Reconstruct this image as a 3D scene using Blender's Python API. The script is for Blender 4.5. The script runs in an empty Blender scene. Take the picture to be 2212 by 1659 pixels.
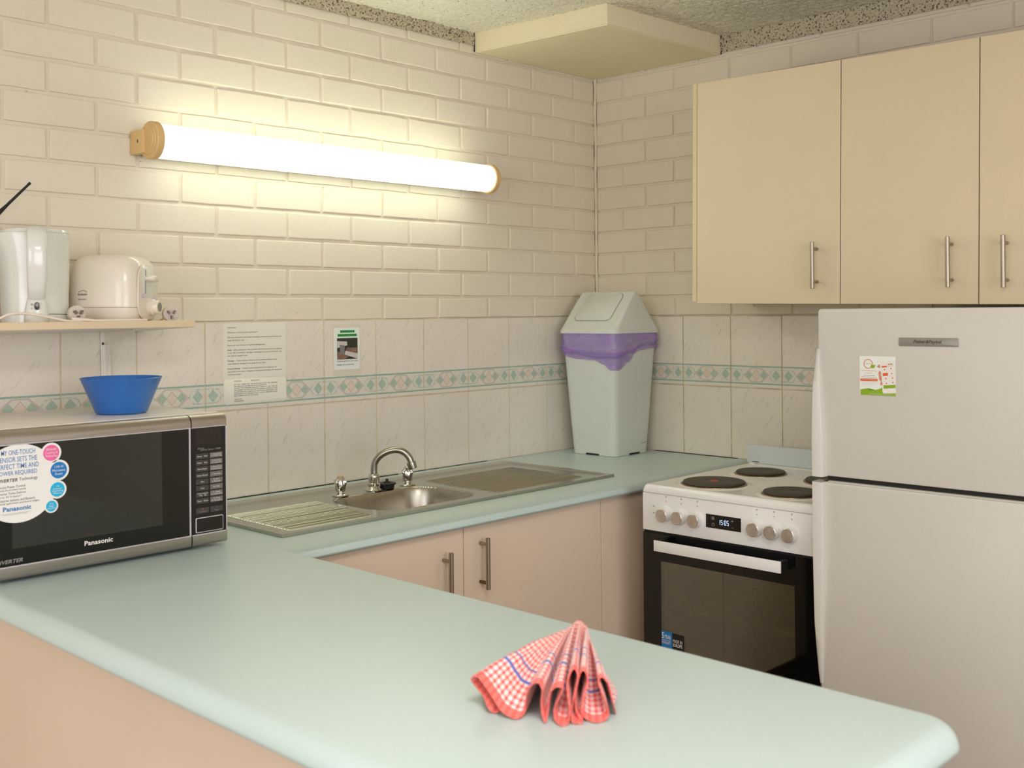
import bpy, bmesh, math, random
from mathutils import Matrix, Vector, Euler, noise

random.seed(7)
SC = bpy.context.scene
COL = SC.collection
PI = math.pi
rad = math.radians

# ------------------------------------------------------------------ camera
CAMP = Vector((-3.31470, -2.72877, 1.42724))
YAW, ROLL = 0.8041, -0.0092
cam = bpy.data.cameras.new('camera')
cam_o = bpy.data.objects.new('camera', cam)
COL.objects.link(cam_o)
fwd = Vector((math.sin(YAW), math.cos(YAW), 0))
rgt = Vector((math.cos(YAW), -math.sin(YAW), 0))
up = Vector((0, 0, 1))
r2 = rgt * math.cos(ROLL) + up * math.sin(ROLL)
u2 = up * math.cos(ROLL) - rgt * math.sin(ROLL)
M = Matrix((r2, u2, -fwd)).transposed().to_4x4()
M.translation = CAMP
cam_o.matrix_world = M
cam.sensor_width = 36
cam.sensor_fit = 'HORIZONTAL'
cam.lens = 2346.9 / 2212 * 36
cam.shift_y = -(829.5 - 672.59) / 2212
cam.clip_start = 0.05
cam.dof.use_dof = True
cam.dof.focus_distance = 3.1
cam.dof.aperture_fstop = 6.3
SC.camera = cam_o

# ------------------------------------------------------------------ light
world = bpy.data.worlds.new('room_world')
world.use_nodes = True
SC.world = world
world.node_tree.nodes['Background'].inputs[0].default_value = (1.0, 0.9, 0.8, 1)
world.node_tree.nodes['Background'].inputs[1].default_value = 0.05


def area_light(name, loc, rot, sx, sy, power, col):
    l = bpy.data.lights.new(name, 'AREA')
    l.shape = 'RECTANGLE'
    l.size, l.size_y = sx, sy
    l.energy = power
    l.color = col
    o = bpy.data.objects.new(name, l)
    o.location = loc
    o.rotation_euler = rot
    COL.objects.link(o)
    return o


area_light('window_daylight', (-3.4, -5.75, 1.45), (rad(90), 0, 0), 2.9, 1.7, 78, (0.98, 1.0, 1.08))
area_light('side_fill_light', (-5.3, -2.4, 1.78), (rad(90), 0, rad(-90)), 2.6, 1.1, 33, (0.98, 1.0, 1.10))  # added fill from the left for the right wall; wall_left has no window
area_light('ceiling_lamp_light', (-2.9, -2.7, 2.34), (0, 0, 0), 0.6, 0.6, 24, (1.0, 0.96, 0.95))
TUBE_COL = (0.91, 1.0, 0.82)
TUBE_STRENGTH = 6.8

SC.view_settings.view_transform = 'Standard'
SC.view_settings.look = 'None'
SC.view_settings.exposure = 0.06
SC.view_settings.gamma = 1
SC.view_settings.use_curve_mapping = False
SC.cycles.max_bounces = 10
SC.cycles.diffuse_bounces = 5
SC.cycles.transparent_max_bounces = 12
SC.cycles.sample_clamp_indirect = 6
SC.cycles.caustics_reflective = False
SC.cycles.caustics_refractive = False
SC.cycles.use_denoising = True


# ------------------------------------------------------------------ materials
def srgb(r, g, b):
    f = lambda c: c / 12.92 if c <= .04045 else ((c + .055) / 1.055) ** 2.4
    return (f(r / 255), f(g / 255), f(b / 255), 1)


class X:
    """a float socket in a node tree, with arithmetic"""
    def __init__(s, nt, sock): s.nt, s.s = nt, sock
    def op(s, o, b=None, c=None):
        n = s.nt.nodes.new('ShaderNodeMath'); n.operation = o
        for i, v in enumerate((s, b, c)):
            if v is None: continue
            if isinstance(v, X): s.nt.links.new(v.s, n.inputs[i])
            else: n.inputs[i].default_value = v
        return X(s.nt, n.outputs[0])
    def __add__(s, b): return s.op('ADD', b)
    def __sub__(s, b): return s.op('SUBTRACT', b)
    def __mul__(s, b): return s.op('MULTIPLY', b)
    def __truediv__(s, b): return s.op('DIVIDE', b)
    def lt(s, b): return s.op('LESS_THAN', b)
    def gt(s, b): return s.op('GREATER_THAN', b)
    def mx(s, b): return s.op('MAXIMUM', b)
    def mn(s, b): return s.op('MINIMUM', b)
    def abs(s): return s.op('ABSOLUTE')
    def inv(s): return s.op('MULTIPLY_ADD', -1.0, 1.0)
    def fract(s): return s.op('FRACT')
    def sqrt(s): return s.op('SQRT')


def new_mat(name):
    m = bpy.data.materials.new(name)
    m.use_nodes = True
    nt = m.node_tree
    return m, nt, nt.nodes['Principled BSDF']


def noise_node(nt, scale, detail=3, rough=.55, vec=None, stretch=None, coord='Object'):
    if vec is None:
        tc = nt.nodes.new('ShaderNodeTexCoord'); vec = tc.outputs[coord]
    if stretch is not None:
        mp = nt.nodes.new('ShaderNodeMapping'); mp.inputs['Scale'].default_value = stretch[:3]
        if len(stretch) > 3: mp.inputs['Rotation'].default_value = stretch[3]
        nt.links.new(vec, mp.inputs[0]); vec = mp.outputs[0]
    n = nt.nodes.new('ShaderNodeTexNoise')
    n.inputs['Scale'].default_value = scale
    n.inputs['Detail'].default_value = detail
    n.inputs['Roughness'].default_value = rough
    nt.links.new(vec, n.inputs['Vector'])
    return n


def ramp(nt, fac, stops):
    r = nt.nodes.new('ShaderNodeValToRGB')
    e = r.color_ramp.elements
    while len(e) < len(stops): e.new(.5)
    for k, (p, c) in enumerate(stops):
        e[k].position = p; e[k].color = c
    nt.links.new(fac, r.inputs[0])
    return r


def mixc(nt, fac, a, b):
    n = nt.nodes.new('ShaderNodeMix'); n.data_type = 'RGBA'
    for i, v in ((0, fac), (6, a), (7, b)):
        if isinstance(v, X): v = v.s
        if isinstance(v, bpy.types.NodeSocket): nt.links.new(v, n.inputs[i])
        else: n.inputs[i].default_value = v
    return n.outputs[2]


def bump(nt, bs, height, dist, strength=1.0, prev=None):
    b = nt.nodes.new('ShaderNodeBump')
    b.inputs['Distance'].default_value = dist
    b.inputs['Strength'].default_value = strength
    nt.links.new(height, b.inputs['Height'])
    if prev is not None: nt.links.new(prev, b.inputs['Normal'])
    nt.links.new(b.outputs[0], bs.inputs['Normal'])
    return b.outputs[0]


def plain(name, col, rough=.5, metal=0, spec=.5, var=.04, vscale=6, bscale=0, bdist=.0005, coat=0, emit=None, estr=1):
    """procedural: base colour with a slight noise mottling and optional fine relief"""
    m, nt, bs = new_mat(name)
    bs.inputs['Roughness'].default_value = rough
    bs.inputs['Metallic'].default_value = metal
    bs.inputs['Specular IOR Level'].default_value = spec
    bs.inputs['Coat Weight'].default_value = coat
    if var:
        n = noise_node(nt, vscale, 4)
        lo = tuple(c * (1 - var) for c in col[:3]) + (1,)
        hi = tuple(min(1, c * (1 + var)) for c in col[:3]) + (1,)
        r = ramp(nt, n.outputs[0], [(.3, lo), (.7, hi)])
        nt.links.new(r.outputs[0], bs.inputs['Base Color'])
    else:
        bs.inputs['Base Color'].default_value = col
    if bscale:
        n2 = noise_node(nt, bscale, 3)
        bump(nt, bs, n2.outputs[0], bdist)
    if emit:
        bs.inputs['Emission Color'].default_value = emit
        bs.inputs['Emission Strength'].default_value = estr
    return m


def brushed(name, col, rough, axis, metal=1.0):
    """brushed metal: streak noise stretched along one axis"""
    m, nt, bs = new_mat(name)
    bs.inputs['Metallic'].default_value = metal
    st = [220, 220, 220]; st[axis] = 4
    n = noise_node(nt, 1.0, 4, .6, stretch=st)
    r = ramp(nt, n.outputs[0], [(.3, tuple(c * .88 for c in col[:3]) + (1,)), (.7, col)])
    nt.links.new(r.outputs[0], bs.inputs['Base Color'])
    rr = ramp(nt, n.outputs[0], [(.3, (rough * .85,) * 3 + (1,)), (.7, (rough * 1.2,) * 3 + (1,))])
    nt.links.new(rr.outputs[0], bs.inputs['Roughness'])
    bump(nt, bs, n.outputs[0], .0001, .06)
    return m


def wall_paint(name, c1, c2, stain, rough=.55):
    m, nt, bs = new_mat(name)
    tc = nt.nodes.new('ShaderNodeTexCoord')
    geo = nt.nodes.new('ShaderNodeNewGeometry')
    big = noise_node(nt, 2.2, 4, .6, vec=geo.outputs['Position'])
    base = ramp(nt, big.outputs[0], [(.3, c1), (.72, c2)])
    sp = noise_node(nt, 9, 5, .7, vec=geo.outputs['Position'])
    spr = ramp(nt, sp.outputs[0], [(.64, (0, 0, 0, 1)), (.78, (.45, .45, .45, 1))])
    dots = noise_node(nt, 60, 2, .5, vec=geo.outputs['Position'])
    dr = ramp(nt, dots.outputs[0], [(.77, (0, 0, 0, 1)), (.80, (.6, .6, .6, 1))])
    c = mixc(nt, spr.outputs[0], base.outputs[0], stain)
    c = mixc(nt, dr.outputs[0], c, srgb(150, 125, 90))
    nt.links.new(c, bs.inputs['Base Color'])
    bs.inputs['Roughness'].default_value = rough
    bs.inputs['Specular IOR Level'].default_value = .35
    f1 = noise_node(nt, 420, 3, .6, vec=geo.outputs['Position'])
    f2 = noise_node(nt, 60, 4, .6, vec=geo.outputs['Position'])
    p = bump(nt, bs, f1.outputs[0], .0012, .35)
    bump(nt, bs, f2.outputs[0], .003, .35, prev=p)
    return m


MAT = {}
MAT['brick'] = wall_paint('painted_brick', srgb(226, 216, 195), srgb(231, 221, 202), srgb(220, 202, 168))
MAT['mortar'] = wall_paint('painted_mortar', srgb(222, 212, 192), srgb(230, 220, 200), srgb(208, 188, 152))  # slightly darker than the brick: joint shade put into the colour
MAT['plaster'] = wall_paint('cream_plaster', srgb(222, 210, 186), srgb(228, 217, 195), srgb(222, 202, 165))
MAT['soffit'] = wall_paint('soffit_paint', srgb(234, 220, 186), srgb(238, 226, 194), srgb(210, 178, 126))
MAT['room_wall'] = wall_paint('far_room_paint', srgb(214, 210, 202), srgb(220, 216, 208), srgb(206, 198, 184))
MAT['floor'] = plain('floor_vinyl', srgb(168, 156, 142), .5, var=.12, vscale=12)
MAT['grout'] = plain('old_grout', srgb(220, 205, 170), .8, var=.22, vscale=14, bscale=200, bdist=.0008)


def popcorn_mat(name, c0, c1, c2, p0):
    m, nt, bs = new_mat(name)
    geo = nt.nodes.new('ShaderNodeNewGeometry')
    v = nt.nodes.new('ShaderNodeTexVoronoi'); v.inputs['Scale'].default_value = 130
    nt.links.new(geo.outputs['Position'], v.inputs['Vector'])
    n = noise_node(nt, 210, 4, .7, vec=geo.outputs['Position'])
    sp = noise_node(nt, 150, 2, .5, vec=geo.outputs['Position'])
    r = ramp(nt, sp.outputs[0], [(p0, c0), (p0 + .07, c1), (.75, c2)])
    nt.links.new(r.outputs[0], bs.inputs['Base Color'])
    bs.inputs['Roughness'].default_value = .95
    bs.inputs['Specular IOR Level'].default_value = .1
    p = bump(nt, bs, n.outputs[0], .008, .5)
    bump(nt, bs, v.outputs['Distance'], .004, .4, prev=p)
    return m


MAT['popcorn'] = popcorn_mat('vermiculite_ceiling', srgb(140, 126, 100), srgb(236, 229, 208), srgb(246, 240, 222), .27)
MAT['popcorn_strip'] = popcorn_mat('dark_vermiculite', srgb(96, 86, 70), srgb(196, 184, 158), srgb(216, 204, 178), .36)  # same sprayed coat, darker and more specked than on the ceiling

TW, TH = 0.20325, 0.252


def tile_mat(name, border):
    m, nt, bs = new_mat(name)
    tc = nt.nodes.new('ShaderNodeTexCoord')
    oi = nt.nodes.new('ShaderNodeObjectInfo')
    sx = nt.nodes.new('ShaderNodeSeparateXYZ'); nt.links.new(tc.outputs['Object'], sx.inputs[0])
    x = X(nt, sx.outputs[0]); z = X(nt, sx.outputs[2])
    add = nt.nodes.new('ShaderNodeVectorMath'); add.operation = 'ADD'
    loc = nt.nodes.new('ShaderNodeVectorMath'); loc.operation = 'SCALE'; loc.inputs[3].default_value = 3.1
    nt.links.new(oi.outputs['Location'], loc.inputs[0])
    nt.links.new(tc.outputs['Object'], add.inputs[0]); nt.links.new(loc.outputs[0], add.inputs[1])
    big = noise_node(nt, 5, 3, vec=add.outputs[0])
    base = ramp(nt, big.outputs[0], [(.3, srgb(230, 220, 205)), (.7, srgb(235, 226, 212))])
    # marble veins: diagonal stretched noise
    vrot = nt.nodes.new('ShaderNodeVectorRotate'); vrot.rotation_type = 'Y_AXIS'; vrot.inputs['Angle'].default_value = rad(-32)
    nt.links.new(add.outputs[0], vrot.inputs['Vector'])
    vein = noise_node(nt, 1.0, 4, .62, vec=vrot.outputs[0], stretch=(110, 30, 20))
    vr = ramp(nt, vein.outputs[0], [(.57, (0, 0, 0, 1)), (.72, (.42, .42, .42, 1)), (.9, (.55, .55, .55, 1))])
    c = mixc(nt, vr.outputs[0], base.outputs[0], srgb(170, 175, 160))
    if border:
        p = (x / TW).abs()
        q = ((z + (.126 - .0455)) / .0258).abs()
        rim = (z + .126 - .0455).abs()
        mott = noise_node(nt, 330, 3, .7, vec=add.outputs[0])
        mf = X(nt, mott.outputs[0])
        green = ramp(nt, mott.outputs[0], [(.38, srgb(158, 186, 168)), (.6, srgb(190, 204, 186))]).outputs[0]
        greenw = ramp(nt, mott.outputs[0], [(.42, srgb(158, 186, 168)), (.54, srgb(226, 222, 206))]).outputs[0]
        line = ramp(nt, mott.outputs[0], [(.35, srgb(138, 174, 158)), (.65, srgb(170, 194, 178))]).outputs[0]
        pink = ramp(nt, mott.outputs[0], [(.35, srgb(222, 203, 186)), (.65, srgb(230, 214, 194))]).outputs[0]
        pgrey = srgb(190, 172, 160)
        band = (rim - .0298).abs().lt(.0026)
        c = mixc(nt, band, c, line)
        clear = rim.lt(.0265)
        c = mixc(nt, clear, c, srgb(226, 218, 205))
        # hexagon in the middle of the tile
        hx = q.mx((p + q * .145) / .25)
        c = mixc(nt, hx.lt(1.0), c, pgrey)
        c = mixc(nt, hx.lt(.955), c, srgb(222, 208, 196))
        c = mixc(nt, hx.lt(.90), c, pgrey)
        c = mixc(nt, hx.lt(.86), c, srgb(224, 218, 204))
        ins = hx.lt(.85)
        gd = (((p - .155).abs() / .085) + q / .72).lt(1.0) * ins
        c = mixc(nt, gd, c, green)
        dd = (p / .085 + q / .78)
        c = mixc(nt, dd.lt(1.0), c, pgrey)
        c = mixc(nt, dd.lt(.9), c, pink)
        # rounded oblong over the joint
        ps = (p * -1.0) + .5
        qq = q * .127
        ax = (ps - .145).mx(0.0)
        d = (ax * ax + qq * qq).sqrt()
        c = mixc(nt, d.lt(.108), c, greenw)
        c = mixc(nt, d.lt(.088), c, srgb(220, 218, 206))
        inn = d.lt(.086)
        g2 = (((ps - .115).abs() / .075) + q / .66)
        c = mixc(nt, g2.lt(1.0) * inn, c, green)
        c = mixc(nt, (g2 - 1.0).abs().lt(.06) * inn, c, srgb(170, 186, 172))
        c = mixc(nt, ((ps / .05) + q / .5).lt(1.0), c, pink)
    nt.links.new(c, bs.inputs['Base Color'])
    bs.inputs['Roughness'].default_value = .22
    bs.inputs['Specular IOR Level'].default_value = .4
    w = noise_node(nt, 16, 2, vec=add.outputs[0])
    bump(nt, bs, w.outputs[0], .0015, .25)
    return m


MAT['tile'] = tile_mat('marbled_tile', False)
MAT['tile_border'] = tile_mat('marbled_border_tile', True)


def laminate():
    m, nt, bs = new_mat('aqua_laminate')
    n = noise_node(nt, 3, 4)
    r = ramp(nt, n.outputs[0], [(.3, srgb(197, 216, 212)), (.7, srgb(201, 219, 215))])
    f = noise_node(nt, 700, 2)
    r2_ = ramp(nt, f.outputs[0], [(.35, (.93, .93, .93, 1)), (.65, (1, 1, 1, 1))])
    mul = nt.nodes.new('ShaderNodeMix'); mul.data_type = 'RGBA'; mul.blend_type = 'MULTIPLY'; mul.inputs[0].default_value = 1
    nt.links.new(r.outputs[0], mul.inputs[6]); nt.links.new(r2_.outputs[0], mul.inputs[7])
    nt.links.new(mul.outputs[2], bs.inputs['Base Color'])
    bs.inputs['Roughness'].default_value = .36
    bs.inputs['Specular IOR Level'].default_value = .45
    bump(nt, bs, f.outputs[0], .0003, .25)
    return m


MAT['laminate'] = laminate()
MAT['cab'] = plain('cream_cabinet_board', srgb(224, 206, 174), .42, var=.025, vscale=3, bscale=500, bdist=.0003)
MAT['cab_pink'] = plain('pink_beige_board', srgb(228, 206, 184), .45, var=.025, vscale=3, bscale=500, bdist=.0003)
MAT['cab_edge'] = plain('board_edging', srgb(226, 206, 168), .5, var=.03)
MAT['dark'] = plain('gap_shade', srgb(58, 44, 34), .9, var=.1)  # boards coloured dark: shade behind the door gaps put into the colour
MAT['shelf'] = plain('beech_edging', srgb(222, 200, 166), .5, var=.04, vscale=8)
MAT['white_metal'] = plain('white_enamel', srgb(232, 226, 216), .3, var=.02, vscale=4)
MAT['fridge'] = plain('fridge_enamel', srgb(214, 209, 200), .38, var=.02, vscale=3, bscale=350, bdist=.0004)
MAT['cooker'] = plain('cooker_enamel', srgb(234, 232, 228), .25, var=.02, vscale=4, coat=.2)
MAT['backguard'] = plain('bluish_splash_panel', srgb(205, 212, 212), .4, var=.02)
MAT['white_plastic'] = plain('aged_white_plastic', srgb(232, 222, 206), .28, var=.02, vscale=5, coat=.3)
MAT['cool_plastic'] = plain('cool_white_plastic', srgb(226, 226, 218), .2, var=.02, vscale=5, coat=.4)
MAT['grey_plastic'] = plain('grey_plastic_cap', srgb(140, 138, 128), .5, var=.03)
MAT['plug_face'] = plain('plug_plastic', srgb(214, 200, 186), .45, var=.03)
MAT['cord'] = plain('white_cord', srgb(232, 220, 206), .45, var=.02)
MAT['bin'] = plain('pale_green_bin_plastic', srgb(216, 220, 212), .42, var=.025, vscale=5, bscale=900, bdist=.0003)
MAT['black'] = plain('black_plastic', srgb(24, 22, 20), .45, var=.1)
MAT['black_gloss'] = plain('black_gloss', srgb(12, 12, 11), .06, var=0, spec=.5)
MAT['steel'] = brushed('brushed_steel_sink', srgb(190, 191, 180), .24, 0)
MAT['steel_bowl'] = brushed('satin_steel_bowl', srgb(184, 178, 166), .32, 2)
MAT['steel_bar'] = brushed('brushed_steel_handle', srgb(170, 158, 142), .32, 2)
MAT['steel_micro'] = brushed('brushed_silver_trim', srgb(186, 178, 170), .36, 0)
MAT['silver'] = plain('silver_line', srgb(214, 210, 214), .35, metal=.4, var=.02)
MAT['chrome'] = plain('chrome', srgb(206, 202, 194), .08, metal=1, var=.06, vscale=40)
MAT['dull_chrome'] = plain('worn_chrome', srgb(166, 162, 150), .26, metal=1, var=.12, vscale=30)
MAT['copper'] = plain('heat_tinted_ring', srgb(150, 126, 92), .3, metal=1, var=.25, vscale=16)
MAT['hotplate'] = plain('cast_iron_plate', srgb(62, 58, 48), .55, var=.15, vscale=30, bscale=260, bdist=.0006)
MAT['red_dot'] = plain('red_dot', srgb(196, 60, 44), .6, var=.05)
MAT['lamp_cap'] = plain('yellowed_plastic_cap', srgb(222, 186, 128), .45, var=.06, vscale=20)
MAT['paper'] = plain('laminated_paper', srgb(238, 233, 218), .3, var=.02, vscale=8)
MAT['paper_cool'] = plain('cool_paper', srgb(236, 240, 232), .35, var=.02, vscale=8)
MAT['clear_edge'] = plain('laminate_margin', srgb(226, 216, 200), .2, var=.02)
MAT['ink'] = plain('black_ink', srgb(62, 56, 54), .7, var=.05)
MAT['ink_soft'] = plain('grey_ink', srgb(112, 104, 98), .7, var=.05)
MAT['white_ink'] = plain('white_ink', srgb(236, 232, 226), .5, var=.02)
MAT['dim_ink'] = plain('dim_white_ink', srgb(150, 146, 140), .5, var=.02)
MAT['blue_ink'] = plain('blue_ink', srgb(62, 124, 186), .5, var=.03)
MAT['green_hl'] = plain('green_highlight', srgb(40, 160, 70), .6, var=.05)
MAT['pink_p'] = plain('pink_print', srgb(236, 100, 160), .4, var=.03)
MAT['blue_p'] = plain('blue_print', srgb(20, 120, 190), .4, var=.03)
MAT['cyan_p'] = plain('cyan_print', srgb(20, 176, 220), .4, var=.03)
MAT['orange_p'] = plain('orange_print', srgb(228, 100, 46), .5, var=.03)
MAT['lime_p'] = plain('lime_print', srgb(140, 176, 30), .5, var=.03)
MAT['leaf_p'] = plain('leaf_green_print', srgb(90, 160, 24), .5, var=.03)
MAT['skin_p'] = plain('skin_print', srgb(214, 140, 116), .5, var=.08, vscale=200)
MAT['lilac'] = plain('lilac_print', srgb(206, 200, 216), .5, var=.03)
MAT['button'] = plain('dark_grey_button', srgb(62, 58, 54), .45, var=.05)
MAT['button_l'] = plain('grey_button', srgb(108, 104, 98), .45, var=.05)
MAT['panel_black'] = plain('black_panel', srgb(16, 14, 13), .16, var=.05)
MAT['screen'] = plain('dark_display', srgb(34, 28, 24), .1, var=.1)
MAT['digits'] = plain('lit_digits', (.5, .7, 1, 1), .5, var=0, emit=(.55, .75, 1, 1), estr=.9)
MAT['seal'] = plain('black_mould', srgb(38, 34, 28), .9, var=.2, vscale=60)
MAT['rust'] = plain('rusty_metal', srgb(118, 90, 70), .6, metal=.5, var=.2, vscale=60)
MAT['oven_in'] = plain('oven_enamel', srgb(112, 106, 88), .5, var=.08)
MAT['wire'] = plain('rack_wire', srgb(240, 230, 200), .4, metal=.2, var=.05)
MAT['brass'] = plain('tarnished_index', srgb(206, 174, 112), .4, var=.1)
MAT['photo_dark'] = plain('photo_dark', srgb(52, 54, 44), .4, var=.4, vscale=120)
MAT['photo_grey'] = plain('photo_grey', srgb(128, 124, 124), .4, var=.1, vscale=60)
MAT['photo_sky'] = plain('photo_pale', srgb(206, 196, 190), .4, var=.1, vscale=60)
MAT['photo_earth'] = plain('photo_earth', srgb(134, 104, 88), .4, var=.25, vscale=120)


def lamp_tube_mat():
    m, nt, bs = new_mat('lit_diffuser')
    tc = nt.nodes.new('ShaderNodeTexCoord')
    sx = nt.nodes.new('ShaderNodeSeparateXYZ'); nt.links.new(tc.outputs['Generated'], sx.inputs[0])
    g = X(nt, sx.outputs[0])
    e = ((g - .5).abs() * 2.0)          # 0 middle .. 1 ends: the tube inside stops short of the caps
    fall = (e.op('POWER', 9.0)).inv().mx(.05)
    st = fall * TUBE_STRENGTH
    bs.inputs['Base Color'].default_value = srgb(236, 232, 220)
    bs.inputs['Emission Color'].default_value = (*TUBE_COL, 1)
    nt.links.new(st.s, bs.inputs['Emission Strength'])
    bs.inputs['Roughness'].default_value = .4
    return m


MAT['tube'] = lamp_tube_mat()


def film_mat(name, col, alpha, rough=.25):
    m, nt, bs = new_mat(name)
    bs.inputs['Base Color'].default_value = col
    bs.inputs['Roughness'].default_value = rough
    n = noise_node(nt, 13, 4, .6, stretch=(1, 1, 4.5, (.5, .35, 0)))
    r = ramp(nt, n.outputs[0], [(.25, (alpha * .72,) * 3 + (1,)), (.78, (min(1, alpha * 1.4),) * 3 + (1,))])
    nt.links.new(r.outputs[0], bs.inputs['Alpha'])
    return m


MAT['bag'] = film_mat('purple_film', srgb(164, 130, 208), .54)


def tinted_glass(name, tint, refl):
    """several coated panes seen as one: mirror-like share over a tinted clear share"""
    m, nt, bs = new_mat(name)
    out = nt.nodes['Material Output']
    nt.nodes.remove(bs)
    gl = nt.nodes.new('ShaderNodeBsdfGlossy'); gl.inputs['Roughness'].default_value = .03; gl.inputs['Color'].default_value = (.80, .84, .80, 1)
    tr = nt.nodes.new('ShaderNodeBsdfTransparent'); tr.inputs[0].default_value = tint
    mx = nt.nodes.new('ShaderNodeMixShader'); mx.inputs[0].default_value = refl
    nt.links.new(tr.outputs[0], mx.inputs[1]); nt.links.new(gl.outputs[0], mx.inputs[2])
    nt.links.new(mx.outputs[0], out.inputs[0])
    return m


MAT['oven_glass'] = tinted_glass('smoked_oven_glass', (.62, .60, .52, 1), .21)


def bowl_mat():
    m, nt, bs = new_mat('blue_translucent_plastic')
    bs.inputs['Base Color'].default_value = srgb(36, 104, 196)
    bs.inputs['Roughness'].default_value = .32
    bs.inputs['Subsurface Weight'].default_value = .25
    bs.inputs['Subsurface Radius'].default_value = (.01, .02, .05)
    bs.inputs['Coat Weight'].default_value = .15
    n = noise_node(nt, 8, 3)
    r = ramp(nt, n.outputs[0], [(.3, srgb(38, 100, 178)), (.7, srgb(48, 118, 194))])
    nt.links.new(r.outputs[0], bs.inputs['Base Color'])
    return m


MAT['bowl'] = bowl_mat()


def micro_window():
    m, nt, bs = new_mat('dotted_microwave_window')
    tc = nt.nodes.new('ShaderNodeTexCoord')
    v = nt.nodes.new('ShaderNodeTexVoronoi'); v.inputs['Scale'].default_value = 420; v.inputs['Randomness'].default_value = 0
    nt.links.new(tc.outputs['Object'], v.inputs['Vector'])
    r = ramp(nt, v.outputs['Distance'], [(.4, srgb(40, 40, 36)), (.55, srgb(52, 52, 47))])
    nt.links.new(r.outputs[0], bs.inputs['Base Color'])
    bs.inputs['Roughness'].default_value = .05
    return m


MAT['micro_window'] = micro_window()


def cloth_mat():
    m, nt, bs = new_mat('gingham_cotton')
    uv = nt.nodes.new('ShaderNodeUVMap'); uv.uv_map = 'UVMap'
    sx = nt.nodes.new('ShaderNodeSeparateXYZ'); nt.links.new(uv.outputs[0], sx.inputs[0])
    u = X(nt, sx.outputs[0]); v = X(nt, sx.outputs[1])
    P = .0108
    su = (u / P).fract().gt(.56)
    sv = (v / P).fract().gt(.56)
    white, pinkc, red = srgb(246, 228, 224), srgb(240, 156, 150), srgb(230, 92, 86)
    c = mixc(nt, su, white, pinkc)
    c = mixc(nt, sv, c, mixc(nt, su, srgb(242, 170, 164), red))
    hem = v.lt(.0135)
    c = mixc(nt, hem, c, mixc(nt, su, srgb(238, 122, 112), srgb(234, 102, 92)))
    b1 = (v - .0615).abs().lt(.0026)
    b2 = (v - .086).abs().lt(.0016)
    c = mixc(nt, b1.mx(b2), c, srgb(96, 116, 196))
    nt.links.new(c, bs.inputs['Base Color'])
    bs.inputs['Roughness'].default_value = .9
    bs.inputs['Specular IOR Level'].default_value = .15
    bs.inputs['Sheen Weight'].default_value = .25
    wv = noise_node(nt, 900, 2)
    bump(nt, bs, wv.outputs[0], .0008, .5)
    return m


MAT['cloth'] = cloth_mat()

# ------------------------------------------------------------------ builders
MW = {}


def mesh_from(bm, name, mat, smooth=35, sharp=None):
    me = bpy.data.meshes.new(name)
    bmesh.ops.recalc_face_normals(bm, faces=bm.faces) if sharp != 'keep' else None
    bm.to_mesh(me); bm.free()
    if mat is not None:
        me.materials.append(MAT[mat] if isinstance(mat, str) else mat)
    if smooth and len(me.polygons):
        me.polygons.foreach_set('use_smooth', [True] * len(me.polygons))
        me.set_sharp_from_angle(angle=rad(smooth))
    return me


def link(name, data, parent=None, mat4=None):
    o = bpy.data.objects.new(name, data)
    COL.objects.link(o)
    if parent is not None: o.parent = parent
    if mat4 is not None: o.matrix_local = mat4
    MW[o.name] = (MW[parent.name] if parent is not None else Matrix()) @ (mat4 if mat4 is not None else Matrix())
    return o


def part(name, bm, mat, parent, world=True, smooth=35, keep=False):
    """one mesh object; bm in world coordinates unless world=False"""
    if world and parent is not None:
        bm.transform(MW[parent.name].inverted())
    return link(name, mesh_from(bm, name, mat, smooth, 'keep' if keep else None), parent)


def thing(name, label, cat, loc=(0, 0, 0), rot=(0, 0, 0), group=None):
    o = bpy.data.objects.new(name, None)
    o.empty_display_size = .05
    COL.objects.link(o)
    o.location = loc; o.rotation_euler = rot
    MW[o.name] = Matrix.Translation(loc) @ Euler(rot).to_matrix().to_4x4()
    return tag(o, label, cat, group)


def tag(o, label, cat, group=None):
    o['label'] = label; o['category'] = cat
    if group: o['group'] = group
    return o


def structure(name, bm, mat, parent=None, smooth=0):
    o = part(name, bm, mat, parent, smooth=smooth)
    o['kind'] = 'structure'
    return o


def empty_structure(name, loc=(0, 0, 0)):
    o = bpy.data.objects.new(name, None); COL.objects.link(o)
    o.location = loc; MW[o.name] = Matrix.Translation(loc); o['kind'] = 'structure'
    return o


def box(x0, x1, y0, y1, z0, z1, bev=0, seg=2, bm=None):
    b = bmesh.new()
    vs = [b.verts.new((x, y, z)) for x in (x0, x1) for y in (y0, y1) for z in (z0, z1)]
    for f in ((0, 1, 3, 2), (4, 6, 7, 5), (0, 4, 5, 1), (2, 3, 7, 6), (0, 2, 6, 4), (1, 5, 7, 3)):
        b.faces.new([vs[i] for i in f])
    if bev:
        bmesh.ops.bevel(b, geom=b.edges[:], offset=bev, segments=seg, affect='EDGES', profile=.5)
    return merge(bm, b)


def merge(bm, b):
    if bm is None: return b
    me = bpy.data.meshes.new('tmp'); b.to_mesh(me); b.free()
    bm.from_mesh(me); bpy.data.meshes.remove(me)
    return bm


def frame_of(d):
    d = Vector(d).normalized()
    a = Vector((0, 0, 1)) if abs(d.z) < .9 else Vector((1, 0, 0))
    s = d.cross(a).normalized(); t = s.cross(d).normalized()
    return s, t, d


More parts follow.
